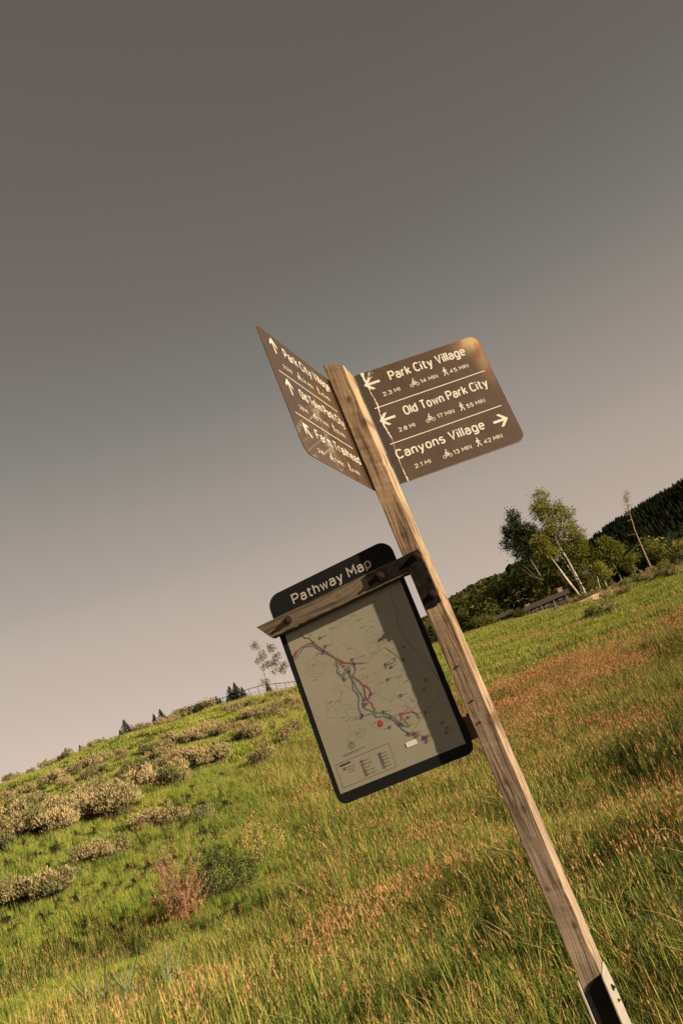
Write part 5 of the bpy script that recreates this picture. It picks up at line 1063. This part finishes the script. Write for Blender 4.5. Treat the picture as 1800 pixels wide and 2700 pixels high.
# ================================================================== BUILDINGS
M_log = simple('dark_log_wall', (.028,.020,.016), .85, .4, 4); M_roof = simple('brown_shingle_roof', (.042,.030,.024), .85, .3, 3); M_trim = simple('tan_gable_trim', (.20,.13,.075), .8, .15, 5)
M_stone = simple('peach_stone_chimney', (.30,.18,.12), .9, .25, 8); M_glass = simple('dark_window_pane', (.012,.013,.016), .5, .2, 5); M_blue = simple('blue_grey_wall', (.07,.075,.085), .8, .15, 5); M_pale = simple('pale_wall', (.22,.16,.12), .8, .15, 5); M_rail = simple('weathered_rail', (.17,.14,.10), .85, .2, 6)
def house(name, label, x, y, az_face, w, d, h, rh, walls, roof, win=3, logs=0, chim=None, dz=-.3, cat='house', trim=None):
    """gabled house, ridge along its width; front faces the camera side"""
    r = tag(empty(name, gpt(x, y, dz), R(-az_face)), label, cat)
    mb = MB(); mb.box((-w/2, 0, 0), (w/2, d, h)); wl = mb.build('wall', walls, r)
    mb = MB()
    for sx_ in (-1, 1):
        V = [(sx_*w/2, 0, h), (sx_*w/2, d, h), (sx_*w/2, d/2, h + rh)]; mb.add(V + [(v[0] - sx_*.12, v[1], v[2]) for v in V], [[0,1,2],[5,4,3],[0,3,4,1],[1,4,5,2],[2,5,3,0]])
    mb.build('gable', trim or walls, r)
    for s_, nm in ((0, 'roof'), (1, 'roof')):
        mb = MB(); y0 = -.5 if s_ == 0 else d + .5; z0 = h - .18; V = [(-w/2-.4, y0, z0), (w/2+.4, y0, z0), (w/2+.4, d/2, h + rh + .02), (-w/2-.4, d/2, h + rh + .02)]
        mb.add(V + [(a, b, c + .14) for a, b, c in V], [[3,2,1,0],[4,5,6,7],[0,1,5,4],[1,2,6,5],[2,3,7,6],[3,0,4,7]]); mb.build(nm, roof, r)
    for k in range(logs):
        lm_ = MB(); lm_.tube([(-w/2 - .15, -.06, .2 + k*.26), (w/2 + .15, -.06, .2 + k*.26)], .13, 6); lm_.build('log', walls, r)
    for k in range(win):
        cx_ = -w/2 + w*(k + .5)/win; mb = MB(); mb.box((cx_ - .45, -.24, h*.38), (cx_ + .45, -.20, h*.80)); f = mb.build('window', M_trim, r); mb = MB(); mb.box((cx_ - .36, -.26, h*.43), (cx_ + .36, -.245, h*.75)); mb.build('pane', M_glass, f)
    if chim:
        for cx_, ch in chim: mb = MB(); mb.box((cx_ - .35, d/2 - .3, h), (cx_ + .35, d/2 + .3, h + rh + ch)); mb.box((cx_ - .43, d/2 - .38, h + rh + ch), (cx_ + .43, d/2 + .38, h + rh + ch + .12)); mb.build('chimney', M_stone, r)
    return r
cab = house('log_cabin', 'long low dark log cabin with a brown roof and rail fence below the tall aspens', 23.9, 132.5, 10, 6.6, 4.0, 2.0, .75, M_log, M_roof, 3, 7, [(-2.9, .2), (2.6, .6)], -.25, 'cabin', M_trim)
# porch roof on posts in front
mb = MB()
for k in range(4): mb.tube([(-3.0 + k*2.0, -.42, 0), (-3.0 + k*2.0, -.42, 1.85)], .06, 5)
mb.build('porch_posts', M_rail, cab)
house('shed', 'small dark shed with a reddish roof left of the log cabin', 16.7, 132.0, 7, 3.2, 3.0, 1.35, .55, M_log, M_roof, 2, 5, None, -.1, 'shed')
house('grey_house', 'blue-grey house wall showing between the aspen trunks and the small aspen', 35.2, 142.5, 13, 3.6, 5, 2.9, .9, M_blue, M_roof, 2, 0, None, -.2)
house('pale_house', 'pale house half hidden behind brush below the dead tree', 45.7, 143.5, 17, 5.0, 5, 2.6, 1.3, M_pale, M_roof, 2, 0, None, -.2)
house('brown_house', 'brown house in the tree belt left of the dead tree', 41.4, 146.5, 15, 5.0, 5, 3.2, 1.4, M_log, M_roof, 2, 0, [(1.2, .8)], -.2)
house('hill_house', 'house with a peach stone chimney standing above the trees at the right edge', 58.5, 165.0, 19, 6.0, 6, 5.6, 2.0, M_trim, M_roof, 3, 0, [(-2.0, 1.3)], -.2)
house('thicket_house', 'roof with a pale chimney peeping out of the thicket right of the post', 14.1, 152.0, 5, 4.5, 4, 4.2, 1.0, M_log, M_roof, 2, 0, [(.3, .7)], -.2)
fn2 = tag(empty('rail_fence', gpt(24.2, 126.6)), 'weathered wooden rail fence in front of the log cabin', 'fence'); P2 = []
pm = MB(); pm.tube([(0, 0, -.3), (0, 0, 1.15)], .07, 5); pme2 = pm.mesh('fence_post', [M_rail])
for i in range(6):
    p = gpt(21.2 + i*1.25, 127.2 - .35*i) - fn2.location; link('fence_post', pme2, fn2, p); P2.append(p)
for hh_ in (1.0, .55):
    mb = MB(); mb.tube([p + Vector((0, -.08, hh_)) for p in P2], .05, 5); mb.build('rail', M_rail, fn2)
# flat sandstone slab lying in the far meadow
mb = MB(); rg2 = random.Random(3); n_ = 14; top = [(1.9*math.cos(2*math.pi*k/n_)*rg2.uniform(.85, 1.1), .8*math.sin(2*math.pi*k/n_)*rg2.uniform(.85, 1.1)) for k in range(n_)]
V = [(x*.8, y*.8, -.2) for x, y in top] + [(x*.9, y*.9, .30) for x, y in top] + [(x, y, .45) for x, y in top] + [(x*.85, y*.85, .66 + .10*x/1.9) for x, y in top]
mb.add(V, [[r_*n_+k, r_*n_+(k+1) % n_, (r_+1)*n_+(k+1) % n_, (r_+1)*n_+k] for r_ in range(3) for k in range(n_)] + [[3*n_+k for k in range(n_)]])
tag(mb.build('flat_boulder', simple('tan_sandstone', (.26,.18,.115), .9, .25, 2, bump=.3), None, False, gpt(22.9, 102.3)), 'flat tan boulder lying in the far meadow below the tall aspens', 'boulder')

# ================================================================== FAR FORESTS (masses)
def forest(name, label, az0, az1, d0, d1, n, h0, h1, mat, conic, seed, cond=None):
    rs_ = np.random.RandomState(seed); V, F = [], []; k = 0
    a = np.radians(rs_.uniform(az0, az1, n)); d = np.sqrt(rs_.uniform(d0**2, d1**2, n)); x = np.sin(a)*d; y = np.cos(a)*d; z = ground(x, y); h = rs_.uniform(h0, h1, n)
    for i in range(n):
        ph = rs_.uniform(0, 6.28); b = len(V); H = h[i]
        if conic:
            for (zz, rr, zt) in ((.0, .26, .55), (.35, .19, .8), (.6, .12, 1.0)):
                b = len(V); m = 6
                V += [(x[i] + math.cos(ph + 6.283*q/m)*rr*H*(.75 + .5*((q*7+i) % 3)/2), y[i] + math.sin(ph + 6.283*q/m)*rr*H, z[i] + zz*H - 1 + .03*H*((q+i) % 2)) for q in range(m)] + [(x[i], y[i], z[i] + zt*H)]
                F += [[b+q, b+(q+1) % m, b+m] for q in range(m)]
        else:
            m = 6; w = H*rs_.uniform(.5, .75); jit = rs_.uniform(.7, 1.2, (3, m))
            for r_, (zz, rr) in enumerate(((.0, .75), (.45, 1.0), (.8, .6))):
                V += [(x[i] + math.cos(ph + 6.283*q/m + r_*.5)*rr*w*jit[r_, q], y[i] + math.sin(ph + 6.283*q/m + r_*.5)*rr*w*jit[r_, q], z[i] - .5 + (zz + .12*(jit[r_, (q+1) % m] - 1))*H) for q in range(m)]
            V.append((x[i], y[i], z[i] + H*.98))
            for r_ in range(2): F += [[b+r_*m+q, b+r_*m+(q+1) % m, b+(r_+1)*m+(q+1) % m, b+(r_+1)*m+q] for q in range(m)]
            F += [[b+2*m+q, b+2*m+(q+1) % m, b+3*m] for q in range(m)]
    return tag(link(name, mesh_from(name, V, F, [mat])), label, 'forest', kind='stuff')
MF_con = leafmat('far_conifer', [(.25, (.006,.008,.0045)), (.55, (.014,.016,.008)), (.85, (.034,.032,.015))], .01, .5, .0)
MF_scr = leafmat('far_scrub', [(.25, (.022,.026,.009)), (.55, (.055,.056,.017)), (.8, (.12,.098,.035))], .02, .7, .1)
forest('conifer_forest', 'dark conifer forest covering the high hill at the right edge', 10, 42, 640, 1560, 9000, 11, 19, MF_con, True, 1)
forest('scrub_forest', 'olive scrub covering the lower hill just right of the post', -14, 17, 230, 730, 6500, 2.6, 6.0, MF_scr, False, 2)
forest('hillside_forest', 'dark mixed trees covering the slope between the meadow belt and the conifer hill', 9, 42, 215, 700, 3800, 5, 11, MT_con, False, 3)

# ================================================================== WHICH ONE IS WHICH: ends and tallest of every group
import re as _re
_groups = {}
for o in scene.objects:
    if o.parent is None and o.get('group') and o.get('category') in ('shrub', 'tree', 'bush'): _groups.setdefault((o['group'], o['label']), []).append(o)
_ord = ['leftmost', 'second from left', 'third from left', 'fourth from left', 'fifth from left', 'sixth from left', 'seventh from left', 'eighth from left']
for (g_, lab), L_ in _groups.items():
    L_.sort(key=lambda o: math.atan2(o.location.x, o.location.y)); n_ = len(L_)
    vis = [o for o in L_ if -29 < math.degrees(math.atan2(o.location.x, o.location.y)) < 21]
    if len(vis) < 2: continue
    def put(o, w):
        new = lab + ', ' + w
        if len(_re.split(r'[ \-]+', new)) <= 16: o['label'] = new
    if n_ <= 8:
        for k, o in enumerate(L_): put(o, _ord[k] if k < n_ - 1 else 'rightmost')
    else:
        put(vis[0], 'leftmost'); put(vis[-1], 'rightmost')
        big = max(vis[1:-1], key=lambda o: o.scale.z / max(1, o.location.length)); put(big, 'tallest one')
